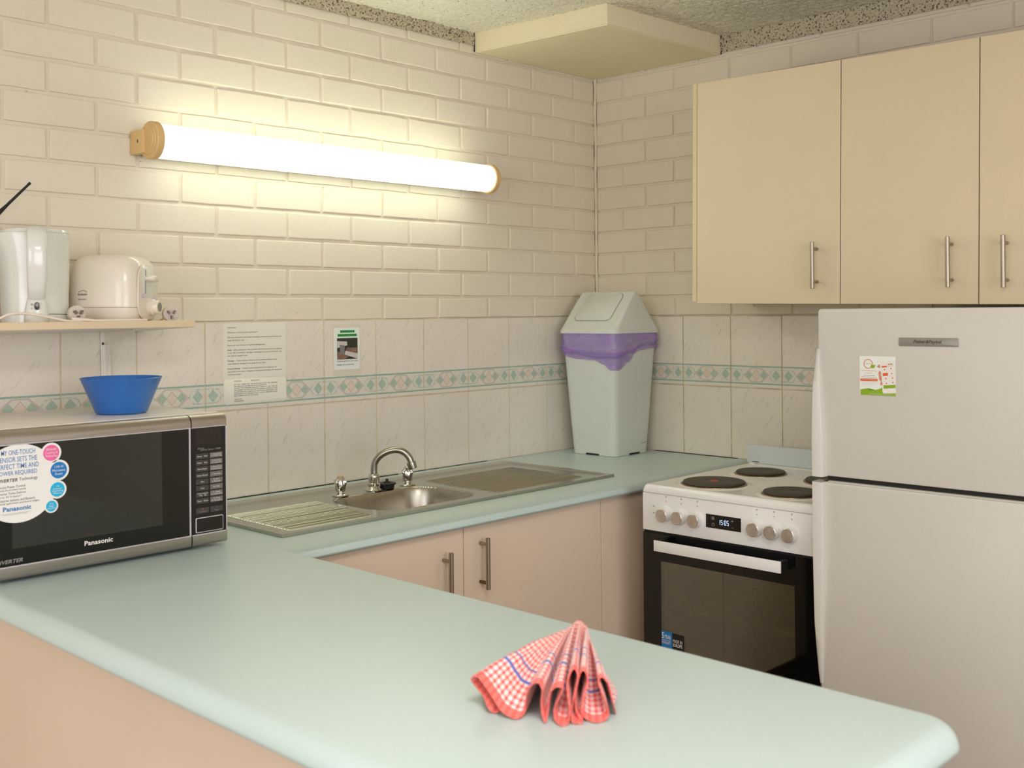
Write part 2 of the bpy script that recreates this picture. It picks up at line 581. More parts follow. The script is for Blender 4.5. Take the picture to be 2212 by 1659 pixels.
def lathe(profile, origin=(0, 0, 0), axis=(0, 0, 1), n=32, bm=None, cap=True):
    """profile: (radius, along axis)"""
    b = bmesh.new()
    s, t, d = frame_of(axis); o = Vector(origin)
    rings = []
    for r, h in profile:
        if r < 1e-6:
            rings.append([b.verts.new(o + d * h)]); continue
        rings.append([b.verts.new(o + d * h + (s * math.cos(2 * PI * k / n) + t * math.sin(2 * PI * k / n)) * r) for k in range(n)])
    for a, c in zip(rings, rings[1:]):
        for k in range(n):
            k2 = (k + 1) % n
            if len(a) == 1 and len(c) == 1: continue
            if len(a) == 1: b.faces.new((a[0], c[k], c[k2]))
            elif len(c) == 1: b.faces.new((a[k], c[0], a[k2]))
            else: b.faces.new((a[k], c[k], c[k2], a[k2]))
    if cap:
        for rr in (rings[0], rings[-1]):
            if len(rr) > 2: b.faces.new(rr)
    return merge(bm, b)


def cyl(p0, p1, r, n=20, r1=None, bev=0, bm=None):
    p0, p1 = Vector(p0), Vector(p1); L = (p1 - p0).length
    r1 = r if r1 is None else r1
    prof = [(r, 0), (r1, L)] if not bev else [(r - bev, 0), (r, bev), (r1, L - bev), (r1 - bev, L)]
    return lathe(prof, p0, p1 - p0, n, bm)


def catmull(pts, sub=6, closed=False):
    pts = [Vector(p) for p in pts]; n = len(pts); out = []
    rng = range(n if closed else n - 1)
    for i in rng:
        g = lambda k: pts[k % n] if closed else pts[max(0, min(n - 1, k))]
        p0, p1, p2, p3 = g(i - 1), g(i), g(i + 1), g(i + 2)
        for k in range(sub):
            t = k / sub
            out.append(.5 * ((2 * p1) + (p2 - p0) * t + (2 * p0 - 5 * p1 + 4 * p2 - p3) * t * t + (3 * p1 - p0 - 3 * p2 + p3) * t ** 3))
    if not closed: out.append(pts[-1])
    return out


def tube(pts, r, n=12, bm=None, radii=None):
    b = bmesh.new(); pts = [Vector(p) for p in pts]
    rings = []; prev = None
    for i, p in enumerate(pts):
        d = (pts[min(i + 1, len(pts) - 1)] - pts[max(i - 1, 0)]).normalized()
        if prev is None: s, t, _ = frame_of(d)
        else:
            s = (prev - d * prev.dot(d)).normalized(); t = d.cross(s)
        prev = s
        rr = radii[i] if radii else r
        rings.append([b.verts.new(p + (s * math.cos(2 * PI * k / n) + t * math.sin(2 * PI * k / n)) * rr) for k in range(n)])
    for a, c in zip(rings, rings[1:]):
        for k in range(n): b.faces.new((a[k], a[(k + 1) % n], c[(k + 1) % n], c[k]))
    b.faces.new(rings[0]); b.faces.new(rings[-1])
    return merge(bm, b)


def prism(poly, fr, depth, bm=None, bev=0, seg=2):
    """poly: 2D points in the plane of frame fr=(origin, right, up, normal); extruded by depth along the normal"""
    o, rx, uy, nz = (Vector(v) for v in fr)
    b = bmesh.new()
    lo = [b.verts.new(o + rx * p[0] + uy * p[1]) for p in poly]
    hi = [b.verts.new(o + rx * p[0] + uy * p[1] + nz * depth) for p in poly]
    b.faces.new(lo); top = b.faces.new(hi)
    n = len(poly)
    for k in range(n): b.faces.new((lo[k], lo[(k + 1) % n], hi[(k + 1) % n], hi[k]))
    if bev:
        bmesh.ops.bevel(b, geom=list(top.edges), offset=bev, segments=seg, affect='EDGES', profile=.5)
    return merge(bm, b)


def rrect(w, h, r, n=6, cx=0, cy=0):
    pts = []
    for qx, qy, a0 in ((1, 1, 0), (-1, 1, 90), (-1, -1, 180), (1, -1, 270)):
        for k in range(n + 1):
            a = rad(a0 + 90 * k / n)
            pts.append((cx + qx * (w / 2 - r) + r * math.cos(a), cy + qy * (h / 2 - r) + r * math.sin(a)))
    return pts


def circ(r, n=32, cx=0, cy=0, sy=1):
    return [(cx + r * math.cos(2 * PI * k / n), cy + r * sy * math.sin(2 * PI * k / n)) for k in range(n)]


def stack(loops, bm=None, cap_lo=True, cap_hi=True):
    """loops of equal length joined one over the other"""
    b = bmesh.new()
    rs = [[b.verts.new(p) for p in L] for L in loops]
    n = len(rs[0])
    for a, c in zip(rs, rs[1:]):
        for k in range(n): b.faces.new((a[k], a[(k + 1) % n], c[(k + 1) % n], c[k]))
    if cap_lo: b.faces.new(rs[0])
    if cap_hi: b.faces.new(rs[-1])
    return merge(bm, b)


# text: flat lettering laid on a surface frame
def text_mesh(s, fr, w=None, h=None, at=(0, 0), align='LEFT', shear=0, bold=0, spacing=1.0, line=1.0, bm=None):
    cu = bpy.data.curves.new('t', 'FONT')
    cu.body = s; cu.align_x = align; cu.shear = shear; cu.resolution_u = 2
    cu.space_character = spacing; cu.space_line = line; cu.offset = bold
    ob = bpy.data.objects.new('t', cu); COL.objects.link(ob)
    dg = bpy.context.evaluated_depsgraph_get()
    me = bpy.data.meshes.new_from_object(ob.evaluated_get(dg))
    bpy.data.objects.remove(ob); bpy.data.curves.remove(cu)
    if not len(me.vertices): return bm if bm is not None else bmesh.new()
    xs = [v.co.x for v in me.vertices]; ys = [v.co.y for v in me.vertices]
    bw, bh = max(xs) - min(xs), max(ys) - min(ys)
    kx = w / bw if w else None
    ky = h / bh if h else None
    kx = kx or ky; ky = ky or kx
    ax = min(xs) if align == 'LEFT' else ((min(xs) + max(xs)) / 2 if align == 'CENTER' else max(xs))
    ay = max(ys) if align == 'LEFT' else (min(ys) + max(ys)) / 2
    o, rx, uy, nz = (Vector(v) for v in fr)
    for v in me.vertices:
        v.co = o + rx * (at[0] + (v.co.x - ax) * kx) + uy * (at[1] + (v.co.y - ay) * ky)
    if bm is None: bm = bmesh.new()
    bm.from_mesh(me); bpy.data.meshes.remove(me)
    return bm


def lettering(name, mat, parent, fr, items, off=.0004):
    """items: list of dict args for text_mesh; one flat print"""
    o = Vector(fr[0]) + Vector(fr[3]) * off
    bm = bmesh.new()
    for it in items:
        it = dict(it); s = it.pop('s')
        text_mesh(s, (o, fr[1], fr[2], fr[3]), bm=bm, **it)
    return part(name, bm, mat, parent, smooth=0, keep=True)


def decal(name, poly, mat, parent, fr, off=.0002, depth=.0002, at=(0, 0)):
    o = Vector(fr[0]) + Vector(fr[3]) * off
    return part(name, prism([(p[0] + at[0], p[1] + at[1]) for p in poly], (o, fr[1], fr[2], fr[3]), depth), mat, parent, smooth=0)


def rect(x0, x1, y0, y1): return [(x0, y0), (x1, y0), (x1, y1), (x0, y1)]


BACK = lambda x, z, y=0: ((x, y, z), (1, 0, 0), (0, 0, 1), (0, -1, 0))       # facing the room from the back wall
SIDE = lambda y, z, x=0: ((x, y, z), (0, -1, 0), (0, 0, 1), (-1, 0, 0))      # facing the room from the right wall

# ------------------------------------------------------------------ room shell
T = 1.404                     # top of the tiles
Z0, CH = 0.07425, 0.08469     # first bed joint above the tiles, course height
ZC = 2.40                     # ceiling
wall_back = empty_structure('wall_back')
wall_right = empty_structure('wall_right')
part('mortar_bed', box(-5.5, .2, .0062, .2, -.05, 2.5), 'mortar', wall_back, smooth=0)
part('mortar_bed', box(.0062, .2, -6, .2, -.05, 2.5), 'mortar', wall_right, smooth=0)

floor = structure('floor', box(-5.5, 0, -6, 0, -.05, 0), 'floor')
ceil_o = empty_structure('ceiling', (0, 0, ZC))
part('ceiling_slab', box(-5.5, .2, -6, .2, ZC + .012, ZC + .12), 'popcorn', ceil_o, smooth=0)


def rough_sheet(name, parent, o, rx, uy, nz, w, h, step, amp, seed, mat='popcorn', freq=95):
    o, rx, uy, nz = (Vector(v) for v in (o, rx, uy, nz))
    nx, ny = int(w / step), int(h / step)
    vs, fs = [], []
    for j in range(ny + 1):
        for i in range(nx + 1):
            p = o + rx * (w * i / nx) + uy * (h * j / ny)
            q = Vector((p.x * freq + seed, p.y * freq, p.z * freq))
            d = (noise.noise(q) * .6 + noise.noise(q * 2.3) * .4) * amp
            vs.append(p + nz * d)
    for j in range(ny):
        for i in range(nx):
            a = j * (nx + 1) + i
            fs.append((a, a + 1, a + nx + 2, a + nx + 1))
    me = bpy.data.meshes.new(name); me.from_pydata([tuple(MW[parent.name].inverted() @ v) for v in vs], [], fs)
    me.materials.append(MAT[mat]); me.polygons.foreach_set('use_smooth', [True] * len(fs))
    ob = link(name, me, parent); ob['kind'] = 'stuff'
    return ob


rough_sheet('vermiculite_coat', ceil_o, (-1.9, 0, ZC + .003), (1, 0, 0), (0, -1, 0), (0, 0, -1), 1.9, 2.4, .0062, .008, 0)
part('vermiculite_field', box(-5.5, 0, -6, -2.4, ZC, ZC + .02), 'popcorn', ceil_o, smooth=0)
part('vermiculite_field', box(-5.5, -1.9, -2.4, 0, ZC, ZC + .02), 'popcorn', ceil_o, smooth=0)
# sprayed strip running down onto the walls
tb_ = empty_structure('trim_1')
rough_sheet('vermiculite_strip', tb_, (-2.4, -.005, 2.358), (1, 0, 0), (0, 0, 1), (0, -1, 0), 2.4, .05, .0045, .007, 31, 'popcorn_strip', 150)
tr_ = empty_structure('trim_2')
rough_sheet('vermiculite_strip', tr_, (-.005, 0, 2.341), (0, -1, 0), (0, 0, 1), (-1, 0, 0), 2.4, .067, .0045, .007, 57, 'popcorn_strip', 150)

# bricks: each one a part of its wall, sharing a handful of meshes
BL, BH, BJ = .2377, CH, .0095


def brick_mesh(w, h, seed, dirn):
    """front face with rounded, slightly uneven arrises; local origin at the centre of the front face; wall thickness goes to +depth"""
    rr = random.Random(seed)
    b = bmesh.new()
    d = .016
    P8 = [(-1, -1), (-.3, -1), (.35, -1), (1, -1), (1, 1), (.4, 1), (-.35, 1), (-1, 1)]
    J = [(rr.uniform(-1, 1), rr.uniform(-1, 1)) for _ in P8]
    ring = lambda inset, dep, jit: [(sx * w / 2 - inset * (1 if sx == 1 else -1 if sx == -1 else 0) + j[0] * jit, dep, sz * (h / 2 - inset) + j[1] * jit) for (sx, sz), j in zip(P8, J)]
    L = [ring(0, d, 0), ring(0, .0026, .0013), ring(.0010, .0006, .0013), ring(.0030, 0, .0012)]
    rs = [[b.verts.new(p) for p in l] for l in L]
    for a, c in zip(rs, rs[1:]):
        for k in range(8): b.faces.new((a[k], a[(k + 1) % 8], c[(k + 1) % 8], c[k]))
    b.faces.new(rs[-1])
    return mesh_from(b, 'brick', 'brick', 11)


_bm = {}


def brick(parent, wall, u0, u1, z0, z1):
    w, h = u1 - u0, z1 - z0
    key = (round(w, 3), round(h, 3), random.randrange(6))
    if key not in _bm: _bm[key] = brick_mesh(w, h, len(_bm) + 11, 0)
    jit = random.uniform(-.0008, .0008)
    c = (u0 + u1) / 2
    if wall == 'b':
        m = Matrix.Translation((c, .001 + jit, (z0 + z1) / 2)) @ Matrix.Rotation(rad(random.uniform(-.15, .15)), 4, 'Y')
    else:
        m = Matrix.Translation((.001 + jit, c, (z0 + z1) / 2)) @ Matrix.Rotation(rad(-90), 4, 'Z') @ Matrix.Rotation(rad(random.uniform(-.15, .15)), 4, 'Y')
    return link('brick', _bm[key], parent, m)


def courses(top):
    yield -1, T + .004, T + Z0 - BJ / 2
    for c in range(10): yield c, T + Z0 + c * CH + BJ / 2, T + Z0 + (c + 1) * CH - BJ / 2
    yield 10, T + Z0 + 10 * CH + BJ / 2, top


for c, z0, z1 in courses(2.372):
    off = .127 if c % 2 else .253
    xs = [0.0] + ([] if not c % 2 else []) + [-(off + k * BL) for k in range(12)]
    for a, b_ in zip(xs, xs[1:]):
        if a - b_ < .03: continue
        brick(wall_back, 'b', b_ + BJ / 2, (a - BJ / 2) if a < 0 else -.006, z0, z1)
RL = .2415
for c, z0, z1 in courses(2.352):
    off = .1335 if c % 2 else .2455
    ys = [0.0] + [-(off + k * RL) for k in range(9)]
    for a, b_ in zip(ys, ys[1:]):
        brick(wall_right, 'r', b_ + BJ / 2, (a - BJ / 2) if a < 0 else -.006, z0, z1)
# brickwork past the frame, joined
bm = bmesh.new()
for c, z0, z1 in courses(2.372):
    off = .127 if c % 2 else .253
    for k in range(11, 21):
        x1 = -(off + k * BL) - BJ / 2
        box(x1 - BL + BJ, x1, .001, .02, z0, z1, bm=bm)
o = part('brickwork_beyond', bm, 'brick', wall_back, smooth=0); o['kind'] = 'stuff'
bm = bmesh.new()
for c, z0, z1 in courses(2.352):
    off = .1335 if c % 2 else .2455
    for k in range(8, 16):
        y1 = -(off + k * RL) - BJ / 2
        box(.001, .02, y1 - RL + BJ, y1, z0, z1, bm=bm)
o = part('brickwork_beyond', bm, 'brick', wall_right, smooth=0); o['kind'] = 'stuff'
# thick painted mortar bead up the corner
pts = [(-.003 + .0008 * math.sin(z * 31), -.003 + .0008 * math.sin(z * 23 + 1), z) for z in [T + .01 + k * .03 for k in range(32)]]
part('corner_bead', tube(pts, .007, 8, radii=[.0055 + .0008 * math.sin(k * 1.7) for k in range(32)]), 'mortar', wall_back)

# tiles
_tm = {}


def tile(parent, wall, u0, u1, row, uc):
    """u along the wall (negative away from the corner); uc = centre of the whole tile"""
    g = .0012
    zc = T - TH / 2 - row * TH
    zb = zc - TH / 2 + g; zt = zc + TH / 2 - (g if row else .0)
    s = 1 if wall == 'b' else -1
    l0, l1 = (u0 - uc), (u1 - uc)
    if wall == 'r': l0, l1 = -(u1 - uc), -(u0 - uc)
    key = (round(l0, 4), round(l1, 4), row)
    if key not in _tm:
        b = box(l0 + g, l1 - g, -.004, .004, zb - zc, zt - zc)
        fe = [e for e in b.edges if all(abs(v.co.y + .004) < 1e-6 for v in e.verts)]
        bmesh.ops.bevel(b, geom=fe, offset=.0012, segments=2, affect='EDGES')
        _tm[key] = mesh_from(b, 'tile', 'tile' if row else 'tile_border', 40)
    if wall == 'b': m = Matrix.Translation((uc, 0, zc))
    else: m = Matrix.Translation((0, uc, zc)) @ Matrix.Rotation(rad(-90), 4, 'Z')
    return link('tile', _tm[key], parent, m)


part('grout_bed', box(-2.9, 0, -.0028, .004, T - 2 * TH - .01, T + .0015), 'grout', wall_back, smooth=0)
part('grout_bed', box(-.0028, .004, -1.55, 0, T - 2 * TH - .01, T + .0015), 'grout', wall_right, smooth=0)
for row in (0, 1):
    js = [-(.3012 + k * TW) for k in range(-1, 12)]
    tile(wall_back, 'b', js[0], -.004, row, js[0] + TW / 2)
    for a, b_ in zip(js, js[1:]): tile(wall_back, 'b', b_, a, row, (a + b_) / 2)
    js = [-(.4117 + k * TW) for k in range(-1, 5)]
    tile(wall_right, 'r', js[0], -.004, row, js[0] + TW / 2)
    for a, b_ in zip(js, js[1:]): tile(wall_right, 'r', b_, a, row, (a + b_) / 2)
# tiles behind the cooker, below the worktop level
part('lower_tile_strip', box(-.004, .004, -1.5, -.66, .75, .898), 'plaster', wall_right, smooth=0)

# soffit box in the corner under the ceiling
soffit = empty_structure('trim_3')
SP = [(-.659, 0), (-.615, -.560), (0, -.582), (0, 0)]
b = stack([[(x, y, 2.338) for x, y in SP], [(x, y, ZC + .01) for x, y in SP]])
part('soffit_box', b, 'soffit', soffit, smooth=0)
# the bottom sheet with its own edge
SP2 = [(-.655, -.002), (-.6115, -.5565), (-.003, -.578), (-.003, -.002)]
b = stack([[(x, y, 2.3345) for x, y in SP2], [(x, y, 2.3385) for x, y in SP2]])
part('soffit_sheet', b, 'soffit', soffit, smooth=0)
b = tube([(-.664, -.004, 2.336), (-.664, -.004, 2.402)], .0022, 6)
tube([(-.004, -.586, 2.336), (-.004, -.586, 2.402)], .0022, 6, bm=b)
part('dirty_joint', b, 'seal', soffit)

# the rest of the room behind the camera
structure('wall_left', box(-5.6, -5.5, -6, .2, 0, 2.5), 'room_wall')
wn = empty_structure('wall_near')
b = box(-5.5, -4.9, -6.1, -6, 0, 2.5)
box(-1.9, .2, -6.1, -6, 0, 2.5, bm=b); box(-4.9, -1.9, -6.1, -6, 0, .55, bm=b); box(-4.9, -1.9, -6.1, -6, 2.35, 2.5, bm=b)
part('wall_panel', b, 'room_wall', wn, smooth=0)

# ------------------------------------------------------------------ worktop
def worktop():
    t = thing('worktop', 'long pale aqua green laminate worktop with rounded edges turning into the near peninsula', 'worktop', (-1.9, -.69, .868))
    R = .03
    XF, XN, YE, YS = -1.905, -2.533, -2.185, -.69
    rc = .055

    def loop(d, z):
        pts = [(XN + d, -.004, z)]
        r = max(rc - d, .004)
        for k in range(9):
            a = rad(180 + 90 * k / 8); pts.append((XN + rc + r * math.cos(a), YE + rc + r * math.sin(a), z))
        for k in range(9):
            a = rad(270 + 90 * k / 8); pts.append((XF - rc + r * math.cos(a), YE + rc + r * math.sin(a), z))
        pts.append((XF - d, YS + d, z))
        pts.append((-.006, YS + d, z)); pts.append((-.006, -.004, z))
        return pts
    loops = [loop(.012, .866), loop(.003, .867)]
    for k in range(0, 10):
        a = rad(90 * k / 9)
        loops.append(loop(R * (1 - math.cos(a)), .87 + R * math.sin(a)))
    b = stack(loops, cap_lo=False, cap_hi=False)
    # flat top with the sink cut-out
    top = [v for v in b.verts if abs(v.co.z - .9) < 1e-5]
    es = [e for e in b.edges if all(abs(v.co.z - .9) < 1e-5 for v in e.verts)]
    hole = [b.verts.new((x, y, .9)) for x, y in rrect(.40, .30, .08, 6, -1.313, -.372)]
    es += [b.edges.new((hole[k], hole[(k + 1) % len(hole)])) for k in range(len(hole))]
    bmesh.ops.triangle_fill(b, edges=es, use_beauty=True, use_dissolve=False)
    part('laminate_top', b, 'laminate', t, smooth=60)
    # worn dark seal along the tiles and the mitre line
    segs = [(-1.74, -1.03, .0016), (-.99, -.62, .001)]
    for x0, x1, r in segs:
        n = 40
        bs = bmesh.new()
        tube([(x0 + (x1 - x0) * k / n, -.0065, .9015) for k in range(n + 1)], r, 6, bm=bs, radii=[r * (.7 + .9 * abs(noise.noise(Vector((k * .9, x0, 0))))) for k in range(n + 1)])
        part('mould_seal', bs, 'seal', t)
    n = 30
    bs = tube([(-.0065, -.28 - .36 * k / n, .9015) for k in range(n + 1)], .0014, 6)
    part('mould_seal', bs, 'seal', t)
    part('mitre_joint', box(-2.2, -1.93, -.4005, -.3995, .9, .9001) if False else prism([(-.0008, 0), (.0008, 0), (.0008, .30), (-.0008, .30)], ((-1.935, -.66, .9001), (.7, .7, 0), (-.7, .7, 0), (0, 0, 1)), .0001), 'laminate', t, smooth=0)
    return t


worktop()

# ------------------------------------------------------------------ base cabinets
def bar_handle(parent, name, p, axis_out, L, spread, mat='steel_bar', post='steel_bar'):
    """vertical bar handle centred at p on a door face; axis_out = outward normal"""
    n = Vector(axis_out); p = Vector(p)
    o = 0.030
    b = cyl(p + n * o + Vector((0, 0, -L / 2)), p + n * o + Vector((0, 0, L / 2)), .0062, 16, bev=.0008)
    h = part(name, b, mat, parent)
    for s in (-1, 1):
        q = p + Vector((0, 0, s * spread / 2))
        part('handle_post', cyl(q, q + n * o, .0048, 12), post if s < 0 else 'steel_bar', h)
    return h


def base_cabinet():
    t = thing('sink_cabinet', 'pinkish cream base cabinet with two doors and bar handles under the sink', 'cabinet', (-1.1, -.4, 0))
    b = box(-1.93, -1.912, -.640, -.06, .1, .862); box(-.658, -.64, -.640, -.06, .1, .862, bm=b); box(-1.93, -.64, -.640, -.06, .1, .118, bm=b); box(-1.93, -.64, -.078, -.06, .1, .862, bm=b)
    part('carcass', b, 'dark', t, smooth=0)
    for i, (x0, x1) in enumerate(((-1.925, -1.3615), (-1.3585, -.7955))):
        d = part('door', box(x0, x1, -.662, -.642, .12, .862, .0004, 1), 'cab_pink', t)
        if i == 0: bar_handle(d, 'handle', (-1.432, -.662, .728), (0, -1, 0), .170, .124)
        else: bar_handle(d, 'handle', (-1.300, -.662, .762), (0, -1, 0), .136, .102, post='rust')
    part('filler_panel', box(-.7925, -.52, -.662, -.642, .12, .862, .0004, 1), 'cab_pink', t)
    part('kickboard', box(-1.93, -.64, -.62, -.60, 0, .1), 'dark', t, smooth=0)
    return t


base_cabinet()


def peninsula_cabinet():
    t = thing('peninsula_cabinet', 'pinkish beige panelled cabinet carrying the near peninsula worktop', 'cabinet', (-2.2, -1.2, 0))
    part('back_panel', box(-2.490, -2.472, -2.135, -.01, .0, .866, .001, 1), 'cab_pink', t)
    part('end_panel', box(-2.472, -1.937, -2.135, -2.117, .0, .866, .001, 1), 'cab_pink', t)
    part('carcass', box(-2.470, -1.96, -2.115, -.70, .1, .864), 'dark', t, smooth=0)
    for k in range(3):
        y0 = -2.115 + k * .472
        part('door', box(-1.958, -1.940, y0, y0 + .469, .12, .862, .001, 1), 'cab_pink', t)
    part('carcass_corner', box(-2.470, -1.94, -.69, -.01, .1, .864), 'dark', t, smooth=0)
    return t


peninsula_cabinet()


# ------------------------------------------------------------------ sink
def sink():
    t = thing('kitchen_sink', 'stainless steel sink with one bowl and a ribbed drainer on each side', 'sink', (-1.23, -.33, .9))
    x0, x1, y0, y1 = -1.856, -.610, -.567, -.084
    NX, NY = 300, 360
    bx, by, bw, bh, br = -1.313, -.372, .370, .272, .085

    def sdf(x, y):
        qx, qy = abs(x - bx) - (bw / 2 - br), abs(y - by) - (bh / 2 - br)
        return math.hypot(max(qx, 0), max(qy, 0)) + min(max(qx, qy), 0) - br
    sm = lambda a, b_, v: (lambda u: u * u * (3 - 2 * u))(max(0, min(1, (v - a) / (b_ - a))))

    def h(x, y):
        e = min(x - x0, x1 - x, y - y0, (y1 - y) * .42)
        z = .9085 - .0045 * sm(.016, .026, e)
        d = sdf(x, y)
        if d > .012:
            for (a, b_, ya, yb, sgn) in ((-1.812, -1.512, -.520, -.232, 1), (-1.098, -.690, -.510, -.190, -1)):
                if a < x < b_ and ya < y < yb:
                    if sgn > 0: ex = min(x - a, (b_ - .012 + .03 * ((y - ya) / (yb - ya) - .5)) - x)
                    else: ex = min(b_ - x, x - (a + .03 * (abs((y - ya) / (yb - ya) - .5))))
                    w = sm(0, .012, ex) * sm(0, .004, min(y - ya, yb - y))
                    ph = (y - ya) / .0138
                    z += w * .0034 * (max(0, math.sin(2 * PI * ph)) ** 1.2 - .2)
        if d < .006:
            z -= .0025 * (1 - sm(0, .006, d)) if d > 0 else .0025
        if d < 0:
            z -= .150 * sm(0, .045, -d) ** .8
            z -= .006 * sm(.03, .13, -d)
        return z
    # grid lines, denser round the bowl rim
    xs = [x0 + (x1 - x0) * i / NX for i in range(NX + 1)]
    ys = [y0 + (y1 - y0) * j / NY for j in range(NY + 1)]
    vs = [(x, y, h(x, y)) for y in ys for x in xs]
    top_f, bowl_f = [], []
    for j in range(NY):
        for i in range(NX):
            a = j * (NX + 1) + i
            f = (a, a + 1, a + NX + 2, a + NX + 1)
            cx, cy = (xs[i] + xs[i + 1]) / 2, (ys[j] + ys[j + 1]) / 2
            (bowl_f if sdf(cx, cy) < 0 else top_f).append(f)
    # rim skirt
    ring = [j_i for j_i in range(NX + 1)] + [j * (NX + 1) + NX for j in range(1, NY + 1)] + [NY * (NX + 1) + i for i in range(NX - 1, -1, -1)] + [j * (NX + 1) for j in range(NY - 1, 0, -1)]
    base = len(vs)
    for q in ring: vs.append((vs[q][0], vs[q][1], .9002))
    n = len(ring)
    for k in range(n): top_f.append((ring[k], ring[(k + 1) % n], base + (k + 1) % n, base + k))
    inv = MW[t.name].inverted()
    for nm, fs, mt in (('drainer_plate', top_f, 'steel'), ('bowl', bowl_f, 'steel_bowl')):
        used = sorted({v for f in fs for v in f}); idx = {v: k for k, v in enumerate(used)}
        me = bpy.data.meshes.new(nm)
        me.from_pydata([tuple(inv @ Vector(vs[v])) for v in used], [], [tuple(idx[v] for v in f) for f in fs])
        me.materials.append(MAT[mt]); me.polygons.foreach_set('use_smooth', [True] * len(fs))
        me.set_sharp_from_angle(angle=rad(55))
        link(nm, me, t)
    return t


sink()


def star_tap(x, y, label, rot, cap_mat):
    t = thing('sink_tap', label, 'tap', (x, y, .904), (0, 0, rot), group='taps beside the spout')
    part('flange', lathe([(.0235, 0), (.0245, .002), (.0225, .0045), (.016, .0065), (.0125, .009), (.0115, .013)], n=36), 'chrome', t, world=False)
    # lobed hand wheel
    loops = []
    for z, r, lob in ((.012, .0125, 0), (.016, .0150, .0006), (.026, .0158, .0016), (.036, .0165, .0036), (.043, .0160, .0060), (.0455, .0145, .0040), (.047, .0125, .0005), (.052, .0108, 0), (.0545, .0095, 0)):
        L = []
        for k in range(72):
            a = 2 * PI * k / 72
            c = max(0, math.cos(4 * a)) ** 2.2
            rr = r + lob * 1.55 * c - lob * .35
            L.append((rr * math.cos(a), rr * math.sin(a), z))
        loops.append(L)
    part('hand_wheel', stack(loops), 'chrome', t, world=False, smooth=50)
    part('index_cap', lathe([(.0088, .0540), (.0085, .0562), (.006, .0570), (0, .0572)], n=24), cap_mat, t, world=False)
    return t


star_tap(-1.4180, -.213, 'star handled chrome tap with a yellowed cap, left of the spout', rad(20), 'brass')
star_tap(-1.1665, -.213, 'star handled chrome tap standing right of the spout, nearer the bin', rad(8), 'chrome')


def spout():
    t = thing('swivel_spout', 'curved chrome swivel spout rising behind the sink bowl', 'tap', (-1.2934, -.2105, .904))
    part('base_flange', lathe([(.027, 0), (.0275, .002), (.024, .006), (.0185, .010), (.0165, .014)], n=36), 'chrome', t, world=False)
    part('base_body', lathe([(.0165, .012), (.0178, .014), (.0178, .020), (.0160, .022), (.0160, .038), (.0168, .039), (.0168, .0435), (.0145, .047), (.0105, .049)], n=36), 'chrome', t, world=False)
    # hex nut
    part('hex_nut', stack([[(.019 * math.cos(2 * PI * k / 6), .019 * math.sin(2 * PI * k / 6), z) for k in range(6)] for z in (.011, .0195)]), 'chrome', t, world=False, smooth=20)
    d = Vector((.083, -.090, 0)).normalized(); reach = .112
    pts = []
    for s, z in ((0, .046), (0, .062), (.003, .080), (.014, .097), (.034, .111), (.058, .118), (.078, .1165), (.095, .107), (.106, .093), (.111, .079)):
        pts.append(d * s + Vector((0, 0, z)))
    cp = catmull(pts, 6)
    part('spout_pipe', tube(cp, .0098, 20), 'dull_chrome', t, world=False, smooth=60)
    e = cp[-1]; dr = (cp[-1] - cp[-3]).normalized()
    part('aerator', lathe([(.0108, -.004), (.0138, -.003), (.0138, .003), (.0128, .016), (.0118, .017), (.0095, .017)], e, dr, 28), 'dull_chrome', t, world=False)
    return t


spout()
pl = thing('sink_plug', 'black rubber sink plug left behind the bowl between spout and tap', 'plug', (-1.2500, -.2175, .9045))
part('stopper', lathe([(.0205, 0), (.0215, .002), (.0225, .011), (.0265, .0125), (.0275, .0150), (.026, .0170), (.014, .0185), (.0, .0188)], n=36), 'black', pl, world=False)
part('finger_pull', lathe([(.0105, .018), (.0105, .0205), (.0045, .0215), (.0045, .0275), (.0030, .0290), (0, .0292)], n=20), 'black', pl, world=False)

